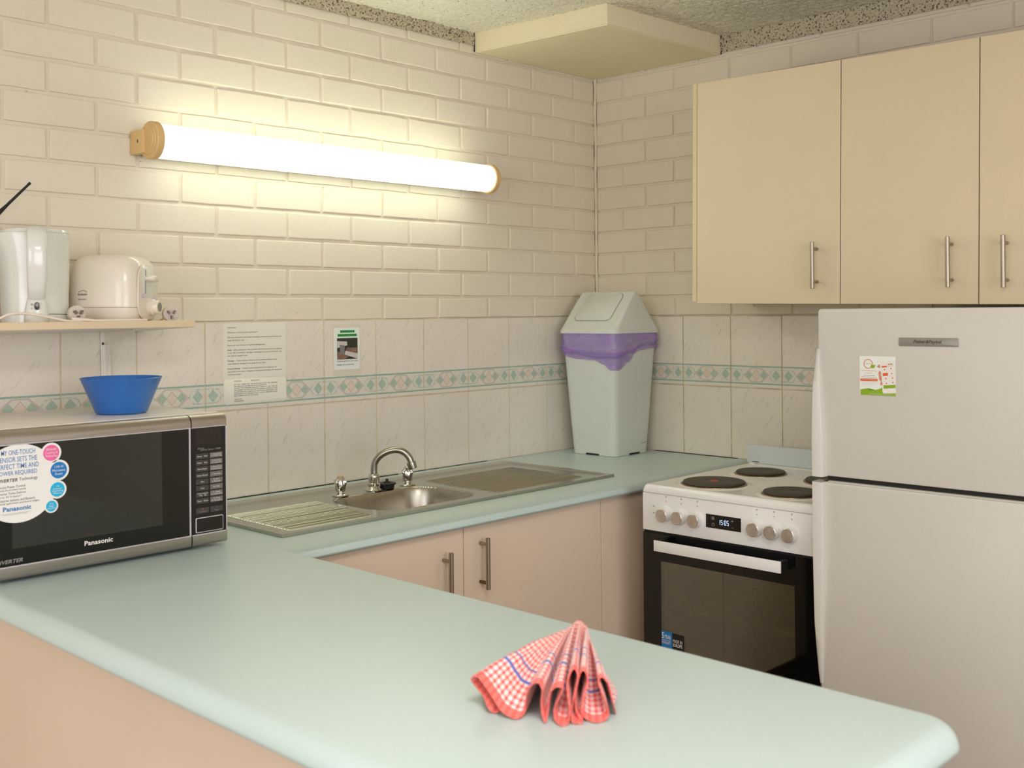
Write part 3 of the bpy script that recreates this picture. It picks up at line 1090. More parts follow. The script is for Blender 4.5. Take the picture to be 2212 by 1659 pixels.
# ------------------------------------------------------------------ swing bin
def swing_bin():
    cx, cy = -.155, -.186
    t = thing('swing_bin', 'pale grey green plastic swing top bin standing on the worktop corner', 'bin', (cx, cy, .9006))

    def sq(s, r, z): return [(x, y, z) for x, y in rrect(2 * s, 2 * s, r, 7)]
    zs = [(0, .1005), (.0005, .1025), (.018, .1035), (.10, .1088), (.25, .1180), (.40, .1268), (.445, .1292)]
    b = stack([sq(s, .028, z) for z, s in zs], cap_hi=False)
    part('body', b, 'bin', t, world=False)
    # foot recesses seen as dark slots
    for fr, c in ((((-.1036, .0, .0), (0, -1, 0), (0, 0, 1), (-1, 0, 0)), (.0, .0)), (((0, -.1036, .0), (1, 0, 0), (0, 0, 1), (0, -1, 0)), (.012, 0))):
        o, rx, uy, nz = fr
        o = MW[t.name] @ Vector(o)
        bm_ = prism(rect(c[0] - .030, c[0] + .030, .0008, .0062), (o - Vector(nz) * .002, rx, uy, nz), .0026)
        part('foot_slot', bm_, 'black', t, smooth=0)
    fr = ((cx, cy - .1056, .9), (1, 0, 0), (0, 0, 1), (0, -1, 0))
    part('crack', prism([(.052, .036), (.080, .041), (.080, .0415), (.052, .0366)], fr, .0009), 'seal', t, smooth=0)
    # lid: lip, shoulder and a gabled hood with the ridge along y
    z0 = .443
    S = .1365

    def lidloop(sx, sy, r, z): return [(x, y, z) for x, y in rrect(2 * sx, 2 * sy, r, 7)]
    L = [lidloop(S - .004, S - .004, .026, z0), lidloop(S, S, .028, z0 + .001), lidloop(S, S, .028, z0 + .011), lidloop(S - .003, S - .003, .026, z0 + .015)]
    zr = .5935
    n = 9
    for k in range(1, n + 1):
        u = k / n
        sx = (S - .003) * (1 - u) + .0085 * u
        sy = (S - .003) - .008 * u
        z = z0 + .015 + (zr - z0 - .015) * u
        L.append(lidloop(sx, sy, max(.0075, .026 * (1 - u)), z))
    L.append(lidloop(.004, S - .016, .0038, zr + .003))
    lid = part('lid', stack(L), 'bin', t, world=False, smooth=50)
    # flap on the slope facing the room (-x): recessed rounded panel with a drawn shadow line round it
    sl = Vector((S - .003 - .0085, 0, zr - z0 - .015)); H = sl.length; sl.normalize()
    nrm = Vector((-sl.z, 0, sl.x))
    o = MW[t.name] @ (Vector((-(S - .003), 0, z0 + .015)))
    for mirror in (1, -1):
        sl_ = Vector((sl.x * mirror, 0, sl.z)); n_ = Vector((nrm.x * mirror, 0, nrm.z))
        o_ = MW[t.name] @ Vector((-(S - .003) * mirror, 0, z0 + .015))
        rx = Vector((0, -1 * mirror, 0))
        W = .172; h0, h1 = .042, H - .006
        fr = (o_ + n_ * .0001, rx, sl_, n_)
        part('flap_groove', prism(rrect(W, h1 - h0, .022, 6, 0, (h0 + h1) / 2), fr, .0006), 'seal', lid, smooth=0) if False else None
        fl = part('flap', prism(rrect(W - .003, h1 - h0 - .003, .021, 6, 0, (h0 + h1) / 2), fr, .0034, bev=.0022), 'bin', t, smooth=40)
        part('flap_inset', prism(rrect(W - .040, h1 - h0 - .022, .018, 6, 0, (h0 + h1) / 2 + .001), (fr[0] + n_ * .0030, rx, sl_, n_), .0022, bev=.0016), 'bin', fl, smooth=40)
        # thin shadow line round the flap, drawn as a grey tube
        gp = rrect(W, h1 - h0, .022, 6, 0, (h0 + h1) / 2)
        gl = [fr[0] + rx * p[0] + sl_ * p[1] + n_ * .0004 for p in gp]
        part('flap_shadow_line', tube(gl + [gl[0]], .0008, 5), 'grey_plastic', t)
    return t


swing_bin()


def bin_liner():
    cx, cy = -.155, -.186
    t = thing('bin_liner', 'translucent purple bag folded over the rim of the swing bin', 'bag', (cx, cy, 1.3))
    # perimeter parameter: 0 at the back-left corner, along the -x face to the front corner, along the -y face, then round
    NP = 260
    per = []
    S = .128
    base = rrect(2 * S, 2 * S, .03, 12)
    # order: start at back-left (-x,+y), go down -y along the left face
    cum = [0]
    m = len(base)
    for k in range(m):
        a, b_ = Vector(base[k]), Vector(base[(k + 1) % m]); cum.append(cum[-1] + (b_ - a).length)
    tot = cum[-1]

    def at(s):
        s = s % tot
        for k in range(m):
            if cum[k + 1] >= s:
                a, b_ = Vector(base[k]), Vector(base[(k + 1) % m]); u = (s - cum[k]) / max(1e-9, cum[k + 1] - cum[k])
                p = a.lerp(b_, u); d = (b_ - a).normalized(); return p, Vector((d.y, -d.x))
        return Vector(base[0]), Vector((1, 0))
    # rrect runs counter-clockwise from (+x,+y): second corner is (-x,+y)
    s0 = cum[12 + 7]
    keys = [(0, 1.255), (.10, 1.250), (.20, 1.244), (.27, 1.232), (.335, 1.212), (.39, 1.214), (.45, 1.246), (.52, 1.290), (.60, 1.300), (.68, 1.296), (.80, 1.28), (1.0, 1.255)]

    # fractions over the two visible faces: full perimeter = 1
    def low(f):
        f = f % 1.0
        g = f * 2.0                       # 0..1 covers left and front faces (half of the way round)
        kk = [(a, z) for a, z in zip((0, .16, .30, .40, .47, .55, .64, .78, .88, 1.0, 1.5, 2.0), (1.262, 1.250, 1.247, 1.234, 1.213, 1.212, 1.240, 1.290, 1.298, 1.293, 1.275, 1.262))]
        for (a, za), (b_, zb) in zip(kk, kk[1:]):
            if a <= g <= b_:
                u = (g - a) / (b_ - a); u = u * u * (3 - 2 * u)
                return za + (zb - za) * u
        return 1.26
    vs, fs = [], []
    NV = 26
    for i in range(NP):
        f = i / NP
        p, nrm = at(s0 + f * tot)
        zl = low(f)
        for j in range(NV + 1):
            v = j / NV
            z = 1.3485 + (zl - 1.3485) * v
            q = Vector((p.x * 22, p.y * 22, z * 16))
            w = noise.noise(q * 1.5) * .6 + noise.noise(q * 3.7 + Vector((3, 1, 7))) * .4
            diag = math.sin((f * 60 + v * 7) + 2.5 * noise.noise(q)) * .0019
            roll = math.exp(-((v - .62 - .09 * math.sin(f * 19)) / .10) ** 2)
            out = .0015 + .007 * math.sin(PI * min(1, v * 1.15)) + .006 * roll + .0045 * w * (0.3 + v) + diag
            if v > .93: out += .002
            bt = .1292 - .0115 * (1.345 - z) / .2   # body narrows downwards
            scale = (bt + max(.0022, out)) / .1292
            vs.append((p.x / S * .1292 + nrm.x * (max(.0022, out) - (.1292 - bt)), p.y / S * .1292 + nrm.y * (max(.0022, out) - (.1292 - bt)), z - 1.3))
    for i in range(NP):
        for j in range(NV):
            a = i * (NV + 1) + j; b_ = ((i + 1) % NP) * (NV + 1) + j
            fs.append((a, b_, b_ + 1, a + 1))
    me = bpy.data.meshes.new('film'); me.from_pydata(vs, [], fs)
    me.materials.append(MAT['bag']); me.polygons.foreach_set('use_smooth', [True] * len(fs))
    film = link('film', me, t)
    # gathered band: denser folded film around the middle
    vs, fs = [], []
    prof = [(-.5, .0), (-.25, .0035), (0, .0045), (.25, .0035), (.5, .0)]
    for i in range(NP):
        f = i / NP
        p, nrm = at(s0 + f * tot)
        g = (f * 2) % 2
        zc = 1.283 - .020 * math.exp(-((g - .42) / .25) ** 2) + .012 * math.exp(-((g - .95) / .25) ** 2) + .003 * noise.noise(Vector((f * 30, 0, 0)))
        wd = .016 * (1 + .7 * noise.noise(Vector((f * 17, 5, 0))))
        bt = -.0115 * (1.345 - zc) / .2
        for dz, do in prof:
            q = noise.noise(Vector((f * 55, dz * 4, 2))) * .0022
            off = bt + .0085 + do + q
            vs.append((p.x / S * .1292 + nrm.x * off, p.y / S * .1292 + nrm.y * off, zc + dz * wd - 1.3))
    for i in range(NP):
        for j in range(4):
            a = i * 5 + j; b_ = ((i + 1) % NP) * 5 + j
            fs.append((a, b_, b_ + 1, a + 1))
    me = bpy.data.meshes.new('gathered_band'); me.from_pydata(vs, [], fs)
    me.materials.append(MAT['bag']); me.polygons.foreach_set('use_smooth', [True] * len(fs))
    link('gathered_band', me, t)
    return t


bin_liner()

# ------------------------------------------------------------------ overhead cabinet
def overhead():
    # the run hangs slightly out of level, dropping towards the room
    ZB, ZT = 1.4505, 2.166
    t = thing('overhead_cabinet', 'cream wall cabinet with three doors and bar handles above the fridge', 'cabinet', (-.16, -.68, ZB), (rad(.78), 0, 0))
    y = lambda v: -(v - .68)
    X0 = -.335
    part('carcass', box(X0 + .160 + .019, .155, -1.38, -.001, .004, ZT - ZB), 'dark', t, world=False, smooth=0)
    part('side_panel', box(X0 + .160 + .001, .155, -.0165, 0, .003, ZT - ZB + .001, .0008, 1), 'cab_edge', t, world=False)
    part('bottom_board', box(X0 + .160 + .019, .155, -1.38, -.0165, .0005, .0165), 'cab_edge', t, world=False, smooth=0)
    part('top_board', box(X0 + .160 + .019, .155, -1.38, -.0165, ZT - ZB - .016, ZT - ZB), 'cab_edge', t, world=False, smooth=0)
    xo = X0 + .160
    for (ya, yb, hy, hz, L, sp) in ((-.0190, -.5215, -.4345, .109, .139, .098), (-.5245, -.9225, -.838, .109, .138, .098), (-.9255, -1.38, -.984, .107, .139, .098)):
        d = part('door', box(xo - .001, xo + .017, yb, ya, -.003, ZT - ZB, .001, 1), 'cab', t, world=False)
        p = MW[t.name] @ Vector((xo - .001, hy - .014, hz + .003))
        bar_handle(d, 'handle', p, (-1, 0, 0), L, sp)
    return t


overhead()

# ------------------------------------------------------------------ cooker
def cooker():
    Y0, Y1 = -.784, -1.341
    t = thing('freestanding_cooker', 'white freestanding electric cooker with black glass oven door beside the fridge', 'cooker', (-.45, -1.0625, 0))
    b = box(-.735, -.735 + .0, Y1, Y0, .05, .89) if False else bmesh.new()
    # outer case with an open oven cavity
    box(-.728, -.165, Y0 - .02, Y0, .03, .893, bm=b); box(-.728, -.165, Y1, Y1 + .02, .03, .893, bm=b)
    box(-.20, -.165, Y1, Y0, .03, .893, bm=b); box(-.728, -.165, Y1, Y0, .775, .893, bm=b); box(-.728, -.165, Y1, Y0, .03, .16, bm=b)
    part('case', b, 'cooker', t, smooth=0)
    b = box(-.722, -.205, Y0 - .045, Y0 - .035, .17, .77)
    box(-.722, -.205, Y1 + .035, Y1 + .045, .17, .77, bm=b); box(-.215, -.205, Y1 + .04, Y0 - .04, .17, .77, bm=b)
    box(-.722, -.205, Y1 + .04, Y0 - .04, .16, .172, bm=b); box(-.722, -.205, Y1 + .04, Y0 - .04, .765, .775, bm=b)
    cav = part('oven_cavity', b, 'oven_in', t, smooth=0)
    for z in (.555, .39):
        w = tube([(-.70, Y0 - .046, z), (-.70, Y1 + .046, z)], .0026, 6)
        tube([(-.23, Y0 - .046, z), (-.23, Y1 + .046, z)], .0026, 6, bm=w)
        for k in range(1, 12):
            yy = Y0 - .046 + (Y1 - Y0 + .092) * k / 12
            tube([(-.70, yy, z), (-.23, yy, z)], .0014, 5, bm=w)
        part('oven_rack', w, 'wire', cav)
    for z in (.67, .60, .55, .50, .44, .385):
        part('rack_support', tube([(-.71, Y0 - .050, z), (-.24, Y0 - .050, z)], .0024, 6), 'wire', cav)
    part('rack_upright', tube([(-.712, Y0 - .052, .33), (-.712, Y0 - .052, .69)], .0018, 6), 'wire', cav)
    # hob plate: dished pressed steel, chamfered front
    hx0, hx1 = -.752, -.160
    L = []
    for z, i in ((.8945, .0), (.8965, -.001), (.9125, .0035), (.9165, .0075), (.9178, .0125), (.9176, .018), (.9150, .026)):
        L.append([(x, y, z) for x, y in rrect(hx1 - hx0 - 2 * i, Y0 - Y1 - 2 * i, .010, 5, (hx0 + hx1) / 2, (Y0 + Y1) / 2)])
    hob = part('hob_top', stack(L), 'cooker', t, smooth=50)
    for (x, y, r, red) in ((-.617, -.945, .0905, 1), (-.357, -.944, .0755, 0), (-.629, -1.203, .0760, 0), (-.362, -1.201, .0905, 0)):
        z = .9150
        hp = part('hotplate', lathe([(r - .004, z + .0045), (r - .0005, z + .0060), (r, z + .0085), (r - .002, z + .0110), (r - .007, z + .0122), (r * .30, z + .0120), (r * .26, z + .0112), (0, z + .0112)], (x, y, 0), n=56), 'hotplate', t)
        part('trim_ring', lathe([(r + .0060, z + .0010), (r + .0052, z + .0040), (r + .0005, z + .0060), (r - .003, z + .0058)], (x, y, 0), n=56, cap=False), 'copper', hp)
        part('raised_collar', lathe([(r + .021, z), (r + .015, z + .0022), (r + .0055, z + .0026), (r + .003, z + .0010)], (x, y, 0), n=56, cap=False), 'cooker', hp)
        if red: part('red_spot', lathe([(r * .145, z + .0112), (r * .140, z + .0118), (0, z + .0119)], (x, y, 0), n=24), 'red_dot', hp)
    # thermal groove at the back of the hob
    part('hob_rib', box(-.195, -.188, Y1 + .03, Y0 - .03, .914, .9172, .001, 1), 'cooker', hob)
    # control panel, leaning back very slightly
    PX = -.7495
    cp = part('control_panel', box(PX, -.728, Y1, Y0, .7835, .8935, .0022, 2), 'cooker', t)
    FR = SIDE(0, 0, PX)
    # knob centres on the panel
    for (ky, kz) in ((-.868, .8360), (-.9215, .8352), (-.9760, .8345), (-1.1680, .8350), (-1.2205, .8345), (-1.2730, .8335)):
        o = Vector((PX, ky, kz)); n = Vector((-1, 0, 0))
        part('knob_scale', lathe([(.0262, 0), (.0262, .0006), (.0240, .0010), (.0, .0010)], o, n, 32), 'cooker', cp)
        kn = part('knob', lathe([(.0195, .001), (.0196, .004), (.0188, .006), (.0186, .019), (.0190, .0205), (.0190, .0255)], o, n, 36), 'cooker', t)
        part('knob_face', lathe([(.0191, .0240), (.0191, .0258), (.0178, .0268), (0, .0266)], o, n, 40), 'knob_metal', kn)
    DM = (Vector((PX - .0002, 0, 0)), (0, -1, 0), (0, 0, 1), (-1, 0, 0))
    for ky, kz in ((-.868, .874), (-.9215, .8735), (-.976, .8735), (-1.168, .8735), (-1.2205, .8735), (-1.273, .8735)):
        part('dial_dot', prism(circ(.0013, 10, -ky, kz), DM, .0002), 'ink', cp, smooth=0)
        # small plate-position cross over each knob
        c, e = .0004, .003
        part('dial_symbol', prism([(-ky + p[0], kz + .013 + p[1]) for p in ((-c, -e), (c, -e), (c, -c), (e, -c), (e, c), (c, c), (c, e), (-c, e), (-c, c), (-e, c), (-e, -c), (-c, -c))], DM, .0002), 'ink_soft', cp, smooth=0)
    for kz in (.856, .836):
        part('dial_mark', prism(rect(.8215, .8275, kz - .0008, kz + .0008), DM, .0002), 'ink', cp, smooth=0)
    # clock display
    ds = part('display', prism(rect(1.0055, 1.1180, .8185, .8560), (Vector((PX - .0002, 0, 0)), (0, -1, 0), (0, 0, 1), (-1, 0, 0)), .0012), 'panel_black', t, smooth=0)
    DF = ((PX - .0016, 0, 0), (0, -1, 0), (0, 0, 1), (-1, 0, 0))
    # seven segment digits 15:05
    dg = bmesh.new()
    seg = {'1': 'bc', '5': 'afgcd', '0': 'abcdef'}
    cw, chh, th = .0056, .0125, .0011

    def digit(chr_, x, z):
        P_ = {'a': (x, x + cw, z + chh, z + chh + th), 'd': (x, x + cw, z, z + th), 'g': (x, x + cw, z + chh / 2, z + chh / 2 + th),
              'f': (x, x + th, z + chh / 2, z + chh), 'e': (x, x + th, z, z + chh / 2), 'b': (x + cw - th, x + cw, z + chh / 2, z + chh), 'c': (x + cw - th, x + cw, z, z + chh / 2)}
        for s in seg[chr_]:
            x0, x1, a0, a1 = P_[s]; prism(rect(x0, x1, a0, a1), DF, .0002, bm=dg)
    for ch_, xx in (('1', 1.0465), ('5', 1.0545), ('0', 1.0660), ('5', 1.0740)): digit(ch_, xx, .8310)
    prism(rect(1.0625, 1.0637, .8345, .8357), DF, .0002, bm=dg); prism(rect(1.0625, 1.0637, .8405, .8417), DF, .0002, bm=dg)
    part('clock_digits', dg, 'digits', ds, smooth=0)
    for k in range(3): part('menu_bar', prism(rect(1.0240, 1.0335, .8425 + k * .003, .8440 + k * .003), DF, .0002), 'dim_ink', ds, smooth=0)
    px_, pz_, c, e = 1.0915, .8451, .0006, .0035
    part('plus_key', prism([(px_ + p[0], pz_ + p[1]) for p in ((-c, -e), (c, -e), (c, -c), (e, -c), (e, c), (c, c), (c, e), (-c, e), (-c, c), (-e, c), (-e, -c), (-c, -c))], DF, .0002), 'dim_ink', ds, smooth=0)
    part('minus_key', prism(rect(1.0890, 1.0955, .8265, .8276), DF, .0002), 'dim_ink', ds, smooth=0)
    ic = bmesh.new()
    ring_o, ring_i = circ(.0046, 24, 1.0295, .8285), circ(.0038, 24, 1.0295, .8285)
    for k in range(24):
        k2 = (k + 1) % 24
        prism([ring_o[k], ring_o[k2], ring_i[k2], ring_i[k]], DF, .0002, bm=ic)
    prism(rect(1.0292, 1.0298, .8285, .8325), DF, .0002, bm=ic)
    part('clock_key', ic, 'dim_ink', ds, smooth=0)
    # dark slot under the panel, then the door
    part('panel_gap', box(-.742, -.728, Y1, Y0, .7765, .7835), 'black', t, smooth=0)
    b = bmesh.new()
    wy0, wy1, wz0, wz1 = -.848, -1.279, .30, .6985
    dx0, dx1 = -.7495, -.728
    box(dx0, dx1, wy0, Y0 - .001, .165, .7765, bm=b); box(dx0, dx1, Y1 + .001, wy1, .165, .7765, bm=b)
    box(dx0, dx1, wy1, wy0, wz1, .7765, bm=b); box(dx0, dx1, wy1, wy0, .165, wz0, bm=b)
    door = part('oven_door', b, 'black_gloss', t, smooth=0)
    part('door_glass', box(dx0 + .0002, dx0 + .0042, wy1, wy0, wz0, wz1), 'oven_glass', door, smooth=0)
    part('door_seam', box(dx0 - .0002, dx0, -1.1265, -1.1255, wz1, .7765), 'panel_black', door, smooth=0)
    # handle: flat white bar carried on black end brackets
    hz0, hz1 = .7365, .7675
    part('door_handle', box(-.7935, -.7885, -1.263, -.855, hz0, hz1, .0012, 2), 'cooker', door)
    for ya, yb in ((-.872, -.857), (-1.262, -1.247)):
        part('handle_bracket', box(-.7885, dx0, ya, yb, hz0 + .001, hz1 - .001, .001, 1), 'black', door)
    # stickers in the lower corner of the window
    SF = SIDE(0, 0, dx0 - .0001)
    s1 = decal('warranty_sticker', rect(.8485, .8860, .440, .4985), 'blue_p', door, SF)
    lettering('warranty_lettering', 'white_ink', s1, SF, [
        dict(s='5', at=(.8495, .4935), h=.017, w=.0085, bold=.012), dict(s='YEAR', at=(.8590, .4885), w=.0225, h=.0115, bold=.01),
        dict(s='MANUFACTURERS', at=(.8497, .4740), w=.0320, h=.0034), dict(s='WARRANTY', at=(.8500, .4690), w=.0310, h=.0070)], off=.0006)
    s2 = decal('origin_sticker', rect(.8862, .9262, .440, .4965), 'panel_black', door, SF)
    lettering('origin_lettering', 'white_ink', s2, SF, [
        dict(s='MADE IN', at=(.8890, .4805), w=.0320, h=.0095), dict(s='EUROPE', at=(.8890, .4690), w=.0320, h=.0095, bold=.012)], off=.0006)
    part('storage_drawer', box(-.748, -.728, Y1 + .001, Y0 - .001, .035, .160, .002, 1), 'cooker', t)
    # splash panel at the back with its hinge
    bg = part('back_guard', box(-.168, -.160, Y1, Y0 + .006, .9170, .9775, .0012, 1), 'backguard', t)
    part('guard_hinge', lathe([(.0115, .915), (.0115, .9185), (.0095, .9205), (0, .921)], (-.180, -.806, 0), n=24), 'cooker', bg)
    part('hinge_slot', box(-.1688, -.1678, -.824, -.800, .9215, .9235), 'seal', bg, smooth=0)
    return t


m, nt, bs = new_mat('spun_knob_metal')
tcn = nt.nodes.new('ShaderNodeTexCoord'); bs.inputs['Metallic'].default_value = .85; bs.inputs['Roughness'].default_value = .34
nn = noise_node(nt, 40, 2)
nt.links.new(ramp(nt, nn.outputs[0], [(.3, srgb(196, 188, 178)), (.7, srgb(222, 216, 208))]).outputs[0], bs.inputs['Base Color'])
bs.inputs['Anisotropic'].default_value = .6
MAT['knob_metal'] = m
cooker()

# ------------------------------------------------------------------ fridge
def fridge():
    XF = -.770
    Y0, Y1 = -1.3625, -2.045
    t = thing('fridge_freezer', 'tall off-white fridge freezer with its freezer door on top, right of the cooker', 'fridge', (-.40, -1.70, 0))
    part('body', box(-.705, -.03, Y1 + .004, Y0 - .006, .03, 1.418, .006, 2), 'fridge', t)
    for k, x in enumerate((-.66, -.08)):
        for y in (Y0 - .05, Y1 + .05): part('foot', cyl((x, y, 0), (x, y, .032), .018, 12), 'black', t)

    def door(name, z0, z1):
        L = []
        for x, i in ((-.708, .0), (-.763, 0), (-.768, .0016), (XF, .0055)):
            L.append([(x, y, z) for y, z in rrect(Y0 - Y1 - 2 * i, z1 - z0 - 2 * i, .008, 4, (Y0 + Y1) / 2, (z0 + z1) / 2)])
        return part(name, stack(L), 'fridge', t, smooth=40)
    up = door('freezer_door', 1.0005, 1.4265)
    lo = door('fridge_door', .10, .9865)
    part('door_gasket', box(-.760, -.706, Y1 + .02, Y0 - .02, .9855, 1.0015), 'black', t, smooth=0)
    # bevelled top lip of the lower door
    part('top_lip', prism([(0, 0), (.0035, .0028), (.055, .0105), (.055, 0)], ((XF - .0004, Y0 - .024, .9858), (1, 0, 0), (0, 0, 1), (0, -1, 0)), .655), 'fridge', lo, smooth=0)

    def grip(name, parent, za, zb, end):
        """tapering lip along the left edge: wide and proud at the split between the doors, fading to nothing at 'end'"""
        N = 28
        loops = []
        for k in range(N + 1):
            u = k / N
            z = za + (zb - za) * u
            w = math.sin(PI / 2 * min(1, (1 - u) * 1.25)) ** .8 if u < 1 else 0
            w = max(.0, w)
            wid = .006 + .027 * w
            pro = .003 + .020 * w
            yl = Y0 + .0115 * min(1, w * 1.6)
            sec = [(-.745, yl), (XF - pro * .55, yl), (XF - pro, yl - .005), (XF - pro, yl - wid + .004), (XF - pro * .8, yl - wid), (XF + .004, yl - wid - .002), (-.745, yl - wid - .001)]
            loops.append([(x, y, z) for x, y in sec])
        return part(name, stack(loops), 'fridge', parent, smooth=50)
    grip('handle', up, 1.0005, 1.325, 1)
    grip('handle', lo, .9865, .47, -1)
    F = SIDE(0, 0, XF)
    bd = part('name_badge', prism(rrect(.144, .0205, .003, 4, 1.6495, 1.3450), F, .0022, bev=.0008), 'silver_dark', up)
    lettering('badge_lettering', 'ink', bd, ((XF - .0022, 0, 0), F[1], F[2], F[3]), [dict(s='Fisher&Paykel', at=(1.6490, 1.3450), w=.069, h=.0098, align='CENTER', shear=.3, bold=.015)])
    return t


MAT['silver_dark'] = plain('grey_badge', srgb(150, 146, 138), .4, metal=.3, var=.05)
fridge()


def flyer():
    XF = -.7702
    y0, y1, z0, z1 = 1.4765, 1.5690, 1.2125, 1.3085
    t = thing('app_flyer', 'small white green and orange information card stuck on the freezer door', 'flyer', (XF, -(y0 + y1) / 2, z0))
    F = SIDE(0, 0, XF)
    part('card', prism(rect(y0, y1, z0, z1), F, .0006), 'paper_cool', t, smooth=0)
    G = ((XF - .0006, 0, 0), F[1], F[2], F[3])
    W, H = y1 - y0, z1 - z0
    a = lambda u, v: (y0 + u * W, z0 + v * H)
    P = lambda pts: [a(*p) for p in pts]
    decal('green_hill', P([(.02, 0), (1, 0), (1, .20), (.64, .20), (.43, .13), (.22, .17), (.02, .14)]), 'lime_p', t, G)
    decal('dark_hill', P([(.24, .115), (.46, .135), (.24, .175)]), 'leaf_p', t, G, off=.0004)
    ro, ri = circ(.0118, 28), circ(.0102, 28)
    c = a(.245, .80)
    bm_ = bmesh.new()
    for k in range(28):
        k2 = (k + 1) % 28
        prism([(c[0] + p[0], c[1] + p[1]) for p in (ro[k], ro[k2], ri[k2], ri[k])], (Vector(G[0]) + Vector(G[3]) * .0002, *G[1:]), .0002, bm=bm_)
    part('orange_ring', bm_, 'orange_p', t, smooth=0)
    decal('leaf', P([(.31, .74), (.33, .78), (.45, .775), (.41, .70), (.35, .69), (.31, .71)]), 'lime_p', t, G, off=.0005)
    decal('orange_bar', P([(.02, .355), (.50, .36), (.50, .425), (.02, .42)]), 'orange_p', t, G)
    # phone with its app tiles
    decal('phone', P([(.64, .08), (.68, .055), (1, .075), (1, .90), (.60, .88), (.60, .80)]), 'white_ink', t, G, off=.0004)
    decal('phone_green', P([(.675, .18), (1, .21), (1, .29), (.665, .265)]), 'lime_p', t, G, off=.0007)
    for k, (u0, u1, v0, v1) in enumerate(((.62, .765, .715, .755), (.65, .795, .50, .575))):
        decal('app_tile', P([(u0, v0), (u1, v0 + .015), (u1, v1 + .015), (u0, v1)]), 'orange_p', t, G, off=.0007)
    for (u, v) in ((.70, .665), (.735, .44), (.75, .32), (.88, .70), (.90, .575), (.915, .46), (.93, .345)):
        decal('app_icon', circ(.0017, 10, *a(u, v)), 'orange_p', t, G, off=.0007)
    decal('tag_red', P([(.79, .79), (.85, .795), (.85, .82), (.79, .815)]), 'orange_p', t, G, off=.0007)
    decal('tag_green', P([(.855, .797), (.92, .80), (.92, .828), (.855, .824)]), 'lime_p', t, G, off=.0007)
    decal('tag_blue', P([(.80, .745), (.955, .765), (.955, .785), (.80, .77)]), 'lilac', t, G, off=.0007)
    bm_ = bmesh.new()
    for v in (.63, .51, .395):
        prism(P([(.82, v), (.98, v + .015), (.98, v + .019), (.82, v + .004)]), (Vector(G[0]) + Vector(G[3]) * .0007, *G[1:]), .0002, bm=bm_)
    part('app_dividers', bm_, 'lilac', t, smooth=0)
    # the hand holding it
    for pts in ([(.49, .74), (.545, .79), (.57, .79), (.575, .70), (.53, .715)], [(.53, .58), (.57, .64), (.60, .60), (.60, .50), (.54, .50)], [(.54, .50), (.61, .50), (.625, .37), (.575, .37), (.55, .42)], [(.575, .32), (.61, .365), (.64, .34), (.64, .27), (.59, .265)]):
        decal('finger', P(pts), 'skin_p', t, G, off=.0006)
    lettering('orange_lettering', 'orange_p', t, G, [dict(s='Your Hotel Information App', at=a(.265, .625), w=.041, h=.0030, align='CENTER'), dict(s='on your phone', at=a(.26, .565), w=.020, h=.0028, align='CENTER')])
    lettering('black_lettering', 'ink', t, G, [dict(s='Appartments', at=a(.25, .805), w=.016, h=.0022, align='CENTER'), dict(s='events - local restaurants', at=a(.27, .505), w=.029, h=.0024, align='CENTER'), dict(s='experiences and things to do in town', at=a(.27, .462), w=.039, h=.0026, align='CENTER')])
    lettering('bar_lettering', 'white_ink', t, G, [dict(s='The  guest information', at=a(.26, .392), w=.039, h=.0032, align='CENTER')], off=.0008)
    lettering('small_lettering', 'lilac', t, G, [dict(s='Scan the code to open the guest\npages and find all you need\nduring your stay with us', at=a(.06, .33), w=.041, h=.0085)])
    lettering('foot_lettering', 'white_ink', t, G, [dict(s='www.trickettgardens.com.au information', at=a(.60, .03), w=.062, h=.0024, align='CENTER')], off=.0008)
    return t


flyer()

# ------------------------------------------------------------------ wall lamp
def wall_lamp():
    xa, xb, yc, zc, R = -1.925, -.664, -.080, 1.8835, .0455
    t = thing('tube_wall_lamp', 'lit white tube lamp with yellowed end caps on the brick wall', 'lamp', (-1.295, 0, zc))
    part('diffuser', lathe([(R, .012), (R, xb - xa - .012)], (xa, yc, zc), (1, 0, 0), 40, cap=False), 'tube', t)
    for xe, d in ((xa, 1), (xb, -1)):
        prof = [(.0, -.006), (.0285, -.006), (.0300, -.0045), (.0375, -.0045), (.0390, -.0020), (.0475, -.0020), (.0500, .0012), (.0500, .0175), (.0460, .0180)]
        cap = part('end_cap', lathe(prof, (xe, yc, zc), (d, 0, 0), 48), 'lamp_cap', t)
        x0, x1 = (xe - .004, xe + .018) if d > 0 else (xe - .018, xe + .004)
        part('mounting_arm', box(x0 - (.010 if d > 0 else 0), x1 - (.012 if d > 0 else 0) + (.0 if d > 0 else .01), yc + .012, -.0005, zc - .0325, zc + .0300, .003, 2), 'lamp_cap', t)
        if d > 0: part('screw_hole', box(x0 - .0106, x0 - .0100, -.046, -.042, zc - .004, zc + .004), 'black', cap, smooth=0)
    part('back_channel', box(xa + .02, xb - .02, -.060, -.0005, zc - .037, zc + .037, .002, 1), 'white_metal', t)  # unseen channel, widened to hold the tube's light off the wall
    return t


wall_lamp()

